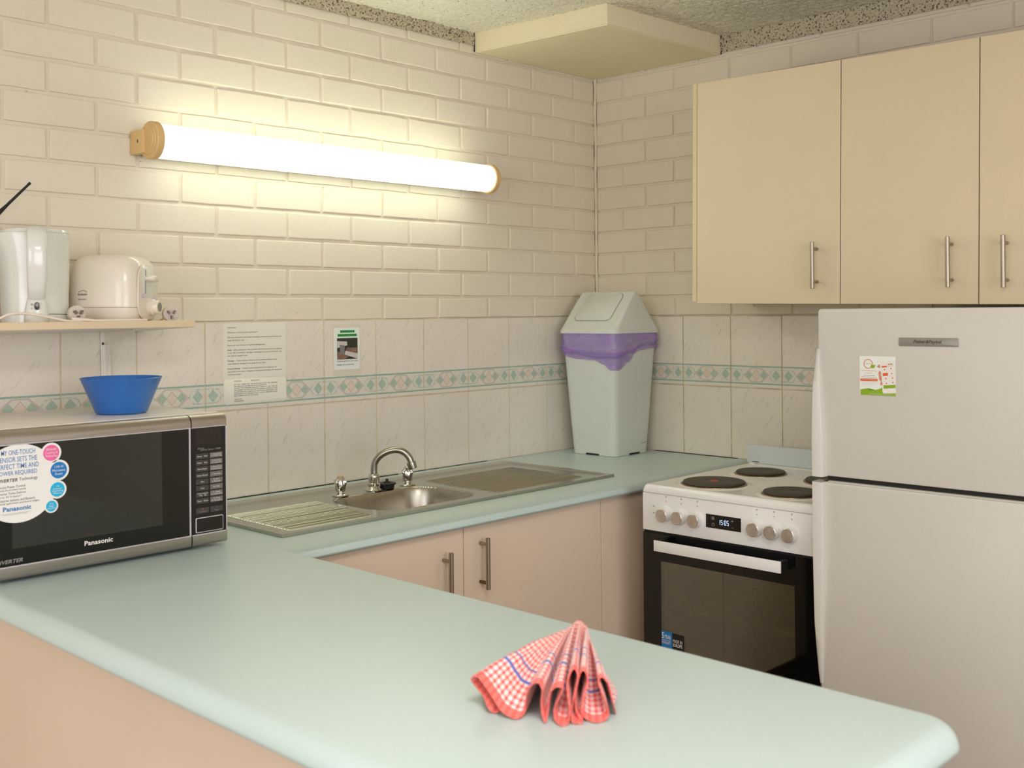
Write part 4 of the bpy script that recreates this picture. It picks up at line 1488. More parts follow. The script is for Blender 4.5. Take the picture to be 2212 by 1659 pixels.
# ------------------------------------------------------------------ notices on the tiles
def guest_notice():
    YF = -.0042
    t = thing('guest_notice', 'laminated guest information letter taped to the tiles above the sink', 'notice', (-1.56, YF, 1.3235))
    F = BACK(0, 0, YF)
    part('laminate_sheet', prism([(-1.668, 1.243), (-1.4570, 1.243), (-1.4578, 1.4005), (-1.6672, 1.4000)], F, .0006), 'paper', t, smooth=0)
    G = BACK(0, 0, YF - .0006)
    x, w = -1.6535, .182
    body = [(.0, 'Dear guest', .0275, 0), (.0140, 'Welcome to Trickett Gardens Holiday Inn !', .1000, 0), (.0280, 'This unit is furnished by the owner, everything in this unit are provided for your', w, 0), (.0362, 'usage during your stay', .0545, 0),
            (.0505, 'Please take a few minutes to read the following terms', .125, 0), (.0640, 'Faults', .0135, .012), (.0640, '        - faulty appliances or other problems with the property must be reported', w, 0),
            (.0722, 'to our office immediately.  Damages or breakages in excess of normal wear and', w - .001, 0), (.0808, 'tear may be charged to you.', .0660, 0),
            (.0950, 'Damages', .0215, .012), (.0950, '               - Trickett Gardens Holiday Inn and the owners shall not accept', .1640, 0), (.1035, 'responsibility for damages to our guests for any claims.', .1270, 0),
            (.1175, 'Personal Belongs', .0410, .012), (.1175, '                              - Trickett Gardens Holiday Inn and the owners are not', .1640, 0), (.1258, 'responsible for the lost or damaged to any personal belongings left unattended', w - .001, 0), (.1340, 'on these premises.', .0440, 0)]
    items = []
    for dz, s, ww, bo in body:
        pad = len(s) - len(s.lstrip())
        ss = s.strip(); x_ = x; w_ = ww
        if pad:
            lead = {8: .0165, 15: .0255, 30: .0455}.get(pad, .02); x_ = x + lead; w_ = ww - lead
        items.append(dict(s=ss, at=(x_, 1.3905 - dz), w=w_, h=.0052 if any(c in ss for c in 'gpyqj') else .0042, bold=bo))
    lettering('notice_lettering', 'ink', t, G, items)
    return t


guest_notice()


def management_notice():
    YF = -.0042
    t = thing('management_notice', 'yellowed rounded washing machine warning card below the guest letter', 'notice', (-1.5615, YF, 1.169))
    F = BACK(0, 0, YF)
    part('laminate_card', prism([(p[0], p[1] - (p[0] + 1.5615) * .006) for p in rrect(.2100, .0735, .010, 5, -1.5615, 1.2052)], F, .0010, bev=.0004), 'paper', t)
    G = BACK(0, 0, YF - .0010)
    rows = ['DO  NOT  UNDER  ANY  CIRCUMSTANCES  LEAVE  THE  WASHING', 'MACHINE ON IF YOU ARE NOT IN THE APARTMENT.', 'SHOULD  THE  WASHING  MACHINE  OVERFLOW  YOU  WILL  BE', 'RESPONSIBLE FOR THE COST OF PROFESSIONAL DRYING OF THE', 'CARPET AND ANY OTHER COSTS INVOLVED IN RETURNING THE', 'APARTMENT TO ITS ORIGINAL STATE.  THIS MAY MEAN THE TOTAL', 'REPLACEMENT COST OF THE CARPET.']
    ws = [.145, .108, .145, .145, .145, .145, .082]
    its = [dict(s='IMPORTANT', at=(-1.6335, 1.2332), w=.0250, h=.0033), dict(s='PLEASE NOTE', at=(-1.5785, 1.2332), w=.0290, h=.0033)]
    for k, (s, w) in enumerate(zip(rows, ws)): its.append(dict(s=s, at=(-1.6335, 1.2238 - k * .0054), w=w, h=.0034))
    its += [dict(s='THANK YOU', at=(-1.6335, 1.1745 - .0010 + .0), w=.0260, h=.0033), dict(s='MANAGEMENT', at=(-1.6335, 1.1695 - .0020), w=.0320, h=.0033)]
    # last two lines sit a little lower
    its[-2]['at'] = (-1.6335, 1.1815); its[-1]['at'] = (-1.6335, 1.1763)
    for it in its: it['at'] = (it['at'][0], it['at'][1] + .0030)
    lettering('notice_lettering', 'ink', t, G, its)
    return t


management_notice()


def rubbish_notice():
    YF = -.0042
    x0, x1, z0, z1 = -1.2805, -1.1812, 1.2510, 1.3805
    t = thing('rubbish_notice', 'small photo notice with green highlighted heading on the tiles above the spout', 'notice', ((x0 + x1) / 2, YF, z0))
    F = BACK(0, 0, YF)
    part('clear_sleeve', prism(rect(x0 - .005, x1 + .005, z0 - .018, z1 + .012), F, .0003), 'clear_edge', t, smooth=0)
    part('paper_sheet', prism(rect(x0, x1, z0, z1), BACK(0, 0, YF - .0003), .0005), 'paper_cool', t, smooth=0)
    G = BACK(0, 0, YF - .0008)
    cx = (x0 + x1) / 2 - .001
    a = lambda u, v: (x0 + u * (x1 - x0), z0 + v * (z1 - z0))
    P = lambda pts: [a(*p) for p in pts]
    decal('green_highlight', P([(.24, .885), (.80, .885), (.80, .945), (.24, .945)]), 'green_hl', t, G)
    decal('green_highlight', P([(.14, .795), (.89, .795), (.89, .855), (.14, .855)]), 'green_hl', t, G)
    lettering('heading_lettering', 'ink', t, G, [dict(s='Please throw away all', at=a(.52, .915), w=.052, h=.0062, align='CENTER', bold=.006), dict(s='general rubbish to the big bin', at=a(.515, .825), w=.072, h=.0062, align='CENTER', bold=.006)], off=.0006)
    # the photograph: pale street, dark trees, grey bin, white wall
    ph = decal('photo', P([(.115, .245), (.915, .245), (.915, .755), (.115, .755)]), 'photo_dark', t, G)
    decal('photo_street', P([(.115, .52), (.50, .58), (.50, .67), (.115, .69)]), 'photo_sky', ph, G, off=.0006)
    decal('photo_road', P([(.115, .245), (.40, .245), (.60, .33), (.30, .40), (.115, .44)]), 'photo_earth', ph, G, off=.0006)
    decal('photo_bin', P([(.22, .37), (.40, .35), (.40, .58), (.21, .60)]), 'photo_grey', ph, G, off=.0008)
    decal('photo_wall', P([(.40, .36), (.915, .245), (.915, .38), (.43, .45)]), 'photo_sky', ph, G, off=.0008)
    decal('photo_plants', P([(.45, .45), (.90, .39), (.90, .52), (.50, .52)]), 'photo_earth', ph, G, off=.0007)
    lettering('caption_lettering', 'ink', t, G, [dict(s='Located at right-hand corner outside', at=a(.52, .20), w=.080, h=.0052, align='CENTER', bold=.005), dict(s='building, next to the driveway', at=a(.44, .115), w=.066, h=.0056, align='CENTER', bold=.006)])
    return t


rubbish_notice()

# ------------------------------------------------------------------ shelf with its bracket
TILT = rad(-2.5)
SH0 = 1.4010   # top of the shelf at the wall
SD = .27


def shelf_z(y): return SH0 + (-y) * math.tan(-TILT)


def wall_shelf():
    t = thing('wall_shelf', 'narrow pale board shelf on a white bracket, over the microwave', 'shelf', (-2.4, 0, SH0), (TILT, 0, 0))
    part('board', box(-.55, .494, -SD, -.0055, -.0172, 0, .0008, 1), 'shelf', t, world=False)
    part('underside_paint', box(-.549, .493, -SD + .0025, -.006, -.0178, -.0172), 'white_metal', t, world=False, smooth=0)
    # pressed steel bracket: wall leg, shelf leg and a folded web between
    bx = .384
    b = bmesh.new()
    box(bx - .012, bx + .014, -.0075, -.0055, -.150, -.0178, .0008, 1, bm=b)
    box(bx - .012, bx + .014, -.19, -.006, -.0200, -.0178, .0008, 1, bm=b)
    bk = part('bracket', b, 'white_metal', t, world=False)
    W = prism([(-.0075, -.0185), (-.165, -.0185), (-.165, -.024), (-.035, -.045), (-.016, -.085), (-.0075, -.150)], ((bx - .001, 0, 0), (0, 1, 0), (0, 0, 1), (1, 0, 0)), .0016)
    part('bracket_web', W, 'white_metal', bk, world=False, smooth=0)
    for (x, z) in ((bx - .006, -.048), (bx + .0085, -.040)):
        part('screw', lathe([(.0034, 0), (.0030, .0014), (0, .0018)], (x, -.0075, z), (0, -1, 0), 14), 'ink', bk, world=False)
    return t


wall_shelf()


def kettle():
    x, y = -2.2490, -.140
    t = thing('electric_kettle', 'white plastic jug kettle with front handle at the left end of the shelf', 'kettle', (x, y, shelf_z(y)), (TILT, 0, rad(-20)))
    # local -y is the handle side
    def sec(z, rx, ry, fl=1.0): return [(rx * math.cos(2 * PI * k / 48), ry * math.sin(2 * PI * k / 48), z) for k in range(48)]
    part('power_base', stack([sec(0, .072, .070), sec(.001, .074, .072), sec(.0195, .0735, .0715), sec(.0205, .0715, .0695)]), 'cool_plastic', t, world=False)
    prof = [(.0212, .0715), (.0222, .0735), (.060, .0745), (.12, .0760), (.17, .0775), (.205, .0785), (.2105, .0780)]
    body = stack([sec(z, r, r * .97) for z, r in prof])
    # side spout lip on the left
    for v in body.verts:
        if v.co.z > .15 and v.co.x < -.03:
            k = (v.co.z - .15) / .06 * max(0, (-v.co.x - .03) / .05)
            v.co.x -= .018 * k
    part('jug_body', body, 'cool_plastic', t, world=False)
    part('lid', stack([sec(.2110, .0765, .0740), sec(.2140, .0775, .0750), sec(.2195, .0750, .0730), sec(.2225, .066, .064), sec(.2235, .03, .03)]), 'cool_plastic', t, world=False)
    # D handle: thick strap from the lid down to the switch housing
    pts = catmull([(0, -.050, .2120), (0, -.082, .2145), (0, -.106, .203), (0, -.118, .175), (0, -.118, .140), (0, -.111, .105), (0, -.099, .078), (0, -.084, .060)], 5)
    loops = []
    for i, p in enumerate(pts):
        d = (pts[min(i + 1, len(pts) - 1)] - pts[max(i - 1, 0)]).normalized()
        nrm = Vector((1, 0, 0)).cross(d).normalized()
        u = i / (len(pts) - 1)
        w = .0185 + .003 * math.sin(PI * u); th = .0095
        loops.append([tuple(p + Vector((1, 0, 0)) * (w * math.copysign(abs(math.cos(a)) ** .7, math.cos(a))) + nrm * (th * math.copysign(abs(math.sin(a)) ** .8, math.sin(a)))) for a in [2 * PI * k / 24 for k in range(24)]])
    part('handle', stack(loops), 'cool_plastic', t, world=False, smooth=60)
    # flared switch housing at the foot of the handle
    L = []
    for z, w, dp in ((.0, .024, .030), (.002, .0265, .033), (.020, .0265, .033), (.040, .0235, .030), (.056, .0200, .026), (.064, .0180, .018), (.066, .012, .006)):
        L.append([(w * math.cos(a), -.066 - dp * max(-.2, -math.sin(a)) if False else -.062 - dp * (0.5 - .5 * math.sin(a)), z) for a in [2 * PI * k / 28 for k in range(28)]])
    hs = part('switch_housing', stack(L), 'cool_plastic', t, world=False, smooth=60)
    fr = ((0, -.0955, .038), (1, 0, 0), (0, 0, 1), (0, -1, 0))
    M4 = MW[t.name]
    sw = prism(rrect(.0105, .0175, .0052, 6, 0, 0), fr, .0022)
    part('switch_slot', sw, 'black', hs, world=False)
    part('switch_knob', lathe([(.0045, 0), (.0045, .003), (.0035, .0042), (0, .0045)], (0, -.0972, .0405), (0, -1, 0), 18), 'grey_plastic', hs, world=False)
    bm_ = bmesh.new()
    prism(rect(-.0110, -.0102, .0305, .0345), ((0, -.0953, 0), (1, 0, 0), (0, 0, 1), (0, -1, 0)), .0006, bm=bm_)
    ro, ri = circ(.0022, 16, -.0106, .0420), circ(.0014, 16, -.0106, .0420)
    for k in range(16):
        k2 = (k + 1) % 16
        prism([ro[k], ro[k2], ri[k2], ri[k]], ((0, -.0953, 0), (1, 0, 0), (0, 0, 1), (0, -1, 0)), .0006, bm=bm_)
    part('switch_marks', bm_, 'ink', hs, world=False, smooth=0)
    # cord looping along the front edge to its plug, in world coordinates on the tilted board
    zz = lambda yy, h=.0028: shelf_z(yy) + h
    cp = [(-2.372, -.240, 1.4200), (-2.352, -.249, 1.4305), (-2.325, -.252, 1.4325), (-2.290, -.252, 1.4285), (-2.258, -.252, 1.4225), (-2.222, -.252, zz(-.252)), (-2.183, -.250, zz(-.250)), (-2.140, -.246, zz(-.246)), (-2.127, -.238, zz(-.238)), (-2.140, -.230, zz(-.230)), (-2.175, -.236, zz(-.236, .0075)), (-2.207, -.246, zz(-.246, .0078)), (-2.160, -.256, zz(-.256)), (-2.110, -.258, zz(-.258)), (-2.050, -.257, zz(-.257)), (-2.025, -.250, zz(-.250))]
    cord = part('power_cord', tube(catmull(cp, 8), .0030, 10), 'cord', t, smooth=60)
    plug(cord, Vector((-2.184, -.222, shelf_z(-.222) + .0205)), Vector((-.10, -.99, .06)), rad(8))
    return t


def plug(parent, c, n, roll):
    """round three pin plug; face centre c, face normal n"""
    n = n.normalized()
    s = n.cross(Vector((0, 0, 1))).normalized(); u = s.cross(n).normalized()
    s, u = -s, u
    # right-handed as seen from the front
    rx = Vector((0, 0, 1)).cross(n).normalized(); uy = n.cross(rx).normalized()
    pb = part('plug', lathe([(.010, -.030), (.0135, -.024), (.0195, -.016), (.0202, -.010), (.0200, -.002), (.0190, 0)], c, n, 32), 'plug_face', parent)
    for (px_, py_, ang) in ((-.0068, .0030, 32), (.0068, .0030, -32), (0, -.0095, 0)):
        a = rad(ang) + roll
        ex = rx * math.cos(a) + uy * math.sin(a); ey = uy * math.cos(a) - rx * math.sin(a)
        o = c + rx * px_ + uy * py_
        part('pin', prism(rect(-.0018, .0018, -.0043, .0043), (o, ex, ey, n), .0150), 'grey_pin', parent=pb, smooth=0)
    return pb


MAT['grey_pin'] = plain('pin_metal', srgb(120, 110, 100), .35, metal=.8, var=.1)
kettle()


def toaster():
    x, y = -2.0520, -.130
    t = thing('toaster', 'white two slice toaster with browning dial on the shelf beside the kettle', 'toaster', (x, y, shelf_z(y)), (TILT, 0, rad(-53)))
    # local +x is the control end, long side runs along x
    A, B = .178, .160

    def sec(z, a, b_, r): return [(px_, py_, z) for px_, py_ in rrect(a, b_, r, 9)]
    part('base', stack([sec(.006, A - .030, B - .030, .030), sec(.008, A - .016, B - .018, .036), sec(.020, A - .003, B - .005, .042), sec(.0355, A, B - .001, .044), sec(.036, A - .002, B - .003, .043)]), 'white_plastic', t, world=False)
    prof = [(.0365, 0), (.0370, .0006), (.08, .0), (.125, -.002), (.146, -.006), (.158, -.014), (.1655, -.026), (.168, -.040)]
    part('shell', stack([sec(z, A + 2 * i, B + 2 * i, max(.020, .044 + i * .35)) for z, i in prof]), 'white_plastic', t, world=False, smooth=50)
    for s in (-1, 1):
        part('bread_slot', box(-.044, .044, s * .020 - .010, s * .020 + .010, .1660, .1683, .0004, 1), 'black', t, world=False, smooth=0)
    for sx in (-1, 1):
        for sy in (-1, 1): part('foot', cyl((sx * .05, sy * .045, 0), (sx * .05, sy * .045, .008), .008, 12), 'white_plastic', t, world=False)
    # control face on the +x end
    EX = A / 2
    E = ((EX - .0008, 0, 0), (0, 1, 0), (0, 0, 1), (1, 0, 0))
    face = part('control_panel', prism([(p[0], p[1]) for p in rrect(.106, .134, .036, 8, 0, .0765)], E, .0026, bev=.0018), 'white_plastic', t, world=False)
    E2 = ((EX + .0018, 0, 0), (0, 1, 0), (0, 0, 1), (1, 0, 0))
    ins = part('lever_recess', prism(rrect(.066, .074, .026, 8, .002, .103), E2, .0008, bev=.0006), 'cool_plastic', face, world=False)
    part('lever_slot', prism(rect(-.0175, -.0150, .072, .132), ((EX + .0026, 0, 0), E[1], E[2], E[3]), .0004), 'ink', ins, world=False, smooth=0)
    part('lever', lathe([(.001, -.004), (.0075, -.002), (.009, .004), (.0085, .018), (.0055, .0245), (0, .026)], (EX + .002, -.001, .110), (1, 0, 0), 24), 'white_plastic', t, world=False)
    lv = COL.objects[-1]
    for v in lv.data.vertices: v.co.y = -.001 + (v.co.y + .001) * 2.6
    kn = part('browning_dial', lathe([(.0205, .0), (.0205, .010), (.0175, .0125), (.0170, .022), (.0155, .0245), (.0115, .0248)], (EX + .0018, .012, .040), (1, 0, 0), 32), 'white_plastic', t, world=False)
    part('dial_cap', lathe([(.0115, .0243), (.0112, .0254), (0, .0257)], (EX + .0018, .012, .040), (1, 0, 0), 28), 'grey_plastic', kn, world=False)
    for yy in (-.026, .030):
        part('function_button', prism(rrect(.022 if yy < 0 else .018, .0085, .0042, 5, yy, .0655), E2, .0010, bev=.0004), 'lilac', face, world=False)
    # maker's print on the long side (-y): small wordmark under an arc
    LF = ((0, -B / 2 - .0001, 0), (1, 0, 0), (0, 0, 1), (0, -1, 0))
    bmx = bmesh.new()
    W4 = MW[t.name]
    n0 = -.079; 
    def curved(px_, pz_):
        """point on the rounded long side of the shell"""
        hx, hy, r = A / 2, B / 2, .044
        if px_ < -hx + r:
            th = min((-hx + r - px_) / r, 1.5)
            return Vector((-hx + r - (r + .0008) * math.sin(th), -hy + r - (r + .0008) * math.cos(th), pz_))
        return Vector((px_, -hy - .0008, pz_))
    arc = [curved(-.048 + .021 * k / 14, .0735 + .0040 * math.sin(PI * k / 14)) for k in range(15)]
    part('logo_arc', tube(arc, .0005, 5), 'ink', t, world=False)
    tmp = text_mesh('Sunbeam', ((0, 0, 0), (1, 0, 0), (0, 1, 0), (0, 0, 1)), w=.024, h=.0062, at=(-.051, .0715), shear=.25, bold=.01)
    text_mesh('multi toast 2', ((0, 0, 0), (1, 0, 0), (0, 1, 0), (0, 0, 1)), w=.022, h=.0042, at=(-.050, .0585), bm=tmp)
    for v in tmp.verts: v.co = curved(v.co.x, v.co.y)
    part('logo_lettering', tmp, 'ink', t, world=False, smooth=0, keep=True)
    # cord and plug lying to the right
    cw = [MW[t.name] @ Vector((-.03, .070, .02)), Vector((-1.985, -.035, shelf_z(-.035) + .004)), Vector((-1.930, -.060, shelf_z(-.06) + .004)), Vector((-1.915, -.110, shelf_z(-.11) + .006)), Vector((-1.9215, -.150, shelf_z(-.15) + .017)), Vector((-1.9225, -.167, shelf_z(-.167) + .0195))]
    cord = part('power_cord', tube(catmull(cw, 8), .0032, 10), 'cord', t, smooth=60)
    plug(cord, Vector((-1.9275, -.190, shelf_z(-.190) + .0205)), Vector((-.25, -.96, .05)), rad(5))
    return t


toaster()


def router():
    t = thing('wifi_router', 'black router with a stick aerial at the left end of the shelf', 'router', (-2.440, -.085, shelf_z(-.085)), (TILT, 0, 0))
    part('casing', box(-.085, .035, -.018, .018, 0, .165, .006, 3), 'black', t, world=False)
    part('aerial', lathe([(.0062, 0), (.0068, .02), (.0066, .07), (.0058, .11), (.0036, .145), (.0030, .215), (.0036, .218), (.0034, .223), (0, .2245)], (-2.396, -.1, 1.584), (Vector((-2.2505, -.1, 1.7354)) - Vector((-2.396, -.1, 1.584))), 16), 'black', t)
    return t


router()

# ------------------------------------------------------------------ microwave
def microwave():
    XR, YF, ZB, ZT = -1.9815, -.535, .9085, 1.2020
    W = .525
    XL = XR - W
    t = thing('microwave_oven', 'silver and black microwave with a round sales sticker on the worktop by the left wall', 'microwave', (XR - W / 2, -.33, .9))
    part('case', box(XL + .004, XR - .004, YF + .036, -.118, ZB + .004, ZT - .0005, .005, 2), 'white_metal', t)
    part('top_lip', box(XL + .002, XR - .002, YF + .030, YF + .044, ZT - .004, ZT + .0012, .0012, 1), 'white_metal', t)
    for x in (XL + .06, XR - .07):
        for y in (YF + .06, -.16): part('foot', cyl((x, y, .9004), (x, y, ZB + .006), .014, 16), 'black', t)
    u = lambda d: XR - d                      # distance measured from the right end
    # fascia section swept along x: rounded at top and bottom
    sec = [(YF + .036, ZB + .004), (YF + .006, ZB), (YF + .0015, ZB + .003), (YF, ZB + .008), (YF, ZB + .024)]
    secT = [(YF, ZT - .0275), (YF, ZT - .016), (YF + .003, ZT - .008), (YF + .010, ZT - .0025), (YF + .020, ZT - .0005), (YF + .036, ZT)]

    def sweep(x0, x1, s, back):
        pts = s + ([(YF + .036, s[-1][1])] if back else [(YF + .036, s[0][1])])
        b = bmesh.new()
        a = [b.verts.new((x0, p[0], p[1])) for p in pts]; c = [b.verts.new((x1, p[0], p[1])) for p in pts]
        n = len(pts)
        for k in range(n): b.faces.new((a[k], a[(k + 1) % n], c[(k + 1) % n], c[k]))
        b.faces.new(a); b.faces.new(c)
        return b
    DJ = .0885
    z_lo, z_hi = ZB + .024, ZT - .0275
    # door and panel each carry their own trim
    dr = part('door', box(XL, u(DJ + .0022), YF + .0025, YF + .036, z_lo, z_hi, .0006, 1), 'black_gloss', t)
    part('door_top_trim', sweep(XL, u(DJ + .0015), secT, True), 'steel_micro', dr, smooth=50)
    part('door_bottom_trim', sweep(XL, u(DJ + .0015), sec, True), 'steel_micro', dr, smooth=50)
    part('door_window', box(u(.478), u(.1585), YF + .0021, YF + .0026, .9680, 1.1725), 'micro_window', dr, smooth=0)
    b = box(XL, u(DJ + .0015), YF + .0008, YF + .003, z_hi - .0020, z_hi)
    box(XL, u(DJ + .0015), YF + .0008, YF + .003, z_lo, z_lo + .0022, bm=b)
    box(u(DJ + .0050), u(DJ + .0015), YF + .0005, YF + .020, z_lo, z_hi, bm=b)
    part('door_edge_line', b, 'silver', dr, smooth=0)
    pn = part('control_panel', box(u(DJ - .0012), XR, YF + .0025, YF + .036, z_lo, z_hi, .0006, 1), 'panel_black', t)
    part('panel_top_trim', sweep(u(DJ - .0012), XR, secT, True), 'steel_micro', pn, smooth=50)
    part('panel_bottom_trim', sweep(u(DJ - .0012), XR, sec, True), 'steel_micro', pn, smooth=50)
    b = box(u(DJ - .0012), XR + .0006, YF + .0008, YF + .003, z_hi - .0018, z_hi)
    box(u(DJ - .0012), XR + .0006, YF + .0008, YF + .003, z_lo, z_lo + .0022, bm=b)
    box(u(.0014), XR + .0008, YF + .0008, YF + .020, z_lo, z_hi, bm=b)
    part('panel_edge_line', b, 'silver', pn, smooth=0)
    F = BACK(0, 0, YF + .0024)
    # display with a hairline frame
    part('display', prism(rect(u(.0765), u(.0115), 1.1345, 1.1695), F, .0005), 'screen', t, smooth=0)
    fo = [(u(.0785), 1.1325), (u(.0095), 1.1325), (u(.0095), 1.1715), (u(.0785), 1.1715)]
    bmf = bmesh.new()
    for (x0, x1, z0, z1) in ((u(.0785), u(.0095), 1.1325, 1.1329), (u(.0785), u(.0095), 1.1711, 1.1715), (u(.0785), u(.0781), 1.1325, 1.1715), (u(.0099), u(.0095), 1.1325, 1.1715)):
        prism(rect(x0, x1, z0, z1), F, .0006, bm=bmf)
    part('display_frame', bmf, 'button', pn, smooth=0)
    lettering('panel_lettering', 'dim_ink', pn, F, [dict(s='Genius', at=(u(.0720), 1.1290), w=.016, h=.0050, shear=.35), dict(s='Inverter Sensor 1100W', at=(u(.0650), 1.1245), w=.052, h=.0042, shear=.3), dict(s='NN-ST6', at=(u(.0300), .9360), w=.021, h=.0030)], off=.0006)
    # keys
    left = ['10min   1min', '10sec   1sec', 'Micro Power', 'Sensor Reheat', 'More', 'Less', 'Turbo Defrost\n100g   10g', 'Timer   Clock']
    right = ['1. Vegetables\n2. Frozen Veg', '3. Potatoes\n4. Casserole', '5. Fresh Pasta\n6. Dried Pasta', '7. Noodles', '8. Rice\n9. Risotto', '10. Fish', '11. Chicken\n12. Chicken Pce', '13. Pizza\n14. Desserts']
    z = 1.1085
    pitch = .0143
    for k in range(8):
        zc_ = z - k * pitch
        for (x0, x1, lab, mt, im) in ((u(.0770), u(.0455), left[k], 'button', 'white_ink'), (u(.0415), u(.0100), right[k], 'button_l', 'white_ink')):
            bt = part('key', prism(rrect(x1 - x0, .0118, .0006, 2, (x0 + x1) / 2, zc_), F, .0012, bev=.0004), mt, t, smooth=0)
            two = '\n' in lab
            lettering('key_lettering', im, bt, BACK(0, 0, YF + .0012), [dict(s=lab, at=((x0 + x1) / 2, zc_), w=min(.0265, .0021 * max(len(q) for q in lab.split('\n'))), h=.0075 if two else .0034, align='CENTER')])
    for (x0, x1, lab, mt) in ((u(.0770), u(.0455), 'Stop/Reset', 'red_dot'), (u(.0415), u(.0100), 'Start', 'blue_p')):
        bt = part('key', prism(rrect(x1 - x0, .0130, .0006, 2, (x0 + x1) / 2, .9865), F, .0012, bev=.0004), 'button', t, smooth=0)
        lettering('key_lettering', 'dim_ink', bt, BACK(0, 0, YF + .0012), [dict(s=lab, at=((x0 + x1) / 2, .9842), w=.019 if lab != 'Start' else .010, h=.0032, align='CENTER')])
        decal('key_symbol', circ(.0018, 6, (x0 + x1) / 2, .9903) if mt == 'red_dot' else [((x0 + x1) / 2 - .0018, .989), ((x0 + x1) / 2 + .0018, .989), ((x0 + x1) / 2, .992)], mt, bt, BACK(0, 0, YF + .0012))
    # open button framed in silver
    ob = part('open_button', prism(rrect(.0690, .0335, .003, 4, u(.0440), .9545), F, .0014, bev=.0004), 'silver', t)
    part('open_button_face', prism(rrect(.0655, .0300, .002, 4, u(.0440), .9545), F, .0020), 'panel_black', ob)
    # lettering on the door glass
    G = BACK(0, 0, YF + .0024)
    lettering('door_lettering', 'white_ink', dr, G, [dict(s='Panasonic', at=(u(.3325), .9605), w=.0610, h=.0098, bold=.02)])
    lettering('door_small_lettering', 'dim_ink', dr, G, [dict(s='INVERTER', at=(u(.5120), .9480), w=.054, h=.0075, shear=.3, bold=.015)])
    # round sales sticker with its four bubbles
    st = part('sales_sticker', prism(circ(.0785, 56, u(.4640), 1.0960, .99), BACK(0, 0, YF + .0024), .0004), 'white_ink', t, smooth=0)
    for nm, x, zc_, r, mt, tx in (('pink_bubble', u(.4000), 1.1500, .0205, 'pink_p', 'SENSOR\nCooking &\nReheating'), ('blue_bubble', u(.3850), 1.1135, .0212, 'blue_p', '1100 W\nMicrowave\nPower'), ('cyan_bubble', u(.3880), 1.0745, .0185, 'cyan_p', '14\nSensor\nCooking\nMenus'), ('small_bubble', u(.4005), 1.0425, .0138, 'cyan_p', '32 L\nlarge\ncapacity')):
        b0 = part(nm, prism(circ(r, 40, x, zc_), BACK(0, 0, YF + .0022), .0008), 'white_ink', st, smooth=0)
        part(nm + '_print', prism(circ(r * .79, 40, x, zc_), BACK(0, 0, YF + .0015), .0003), mt, st, smooth=0)
        lettering(nm + '_lettering', 'white_ink', st, BACK(0, 0, YF + .0010), [dict(s=tx, at=(x, zc_), w=r * 1.22, h=r * .92, align='CENTER')])
    S = BACK(0, 0, YF + .0020)
    lettering('sticker_heading', 'blue_ink', st, S, [dict(s=s, at=(u(.4815) + dx, zz), w=w, h=.0098, align='CENTER', bold=.004) for s, dx, zz, w in (('MY ONE-TOUCH', .0165, 1.1580, .066), ('SENSOR SETS THE', .0150, 1.1443, .077), ('PERFECT TIME AND', .0150, 1.1306, .083), ('POWER REQUIRED', .0140, 1.1169, .078))])
    lettering('sticker_text', 'ink', st, S, [dict(s='INVERTER', at=(u(.5090), 1.1070), w=.042, h=.0066, shear=.3, bold=.02), dict(s='Technology', at=(u(.4635), 1.1075), w=.036, h=.0080)])
    lettering('sticker_small_text', 'ink', st, S, [dict(s=s, at=(u(.5050), 1.0935 - k * .0066), w=w, h=.0050) for k, (s, w) in enumerate((('Precise Power Control', .053), ('Cook food more evenly', .055), ('Inverter Turbo Defrost,', .055), ('up to 43 % faster*', .046), ('Preserve texture and flavours', .072), ('Avoid spill-overs and burnt edges', .080)))])
    lettering('sticker_maker', 'blue_ink', st, S, [dict(s='Panasonic', at=(u(.4955), 1.0520), w=.055, h=.0092, bold=.03)])
    lettering('sticker_fine_print', 'ink_soft', st, S, [dict(s='*compared with a conventional defrost cycle of\na standard oven of the same power', at=(u(.4720), 1.0370), w=.062, h=.0042, align='CENTER')])
    return t


microwave()

bw = thing('plastic_bowl', 'blue plastic bowl with sloping sides sitting on the microwave', 'bowl', (-2.1385, -.345, 1.2028))
part('bowl_wall', lathe([(0, 0), (.0545, 0), (.0575, .0025), (.0880, .0770), (.0905, .0800), (.0893, .0812), (.0870, .0790), (.0555, .0045), (0, .0040)], n=56, cap=False), 'bowl', bw, world=False)


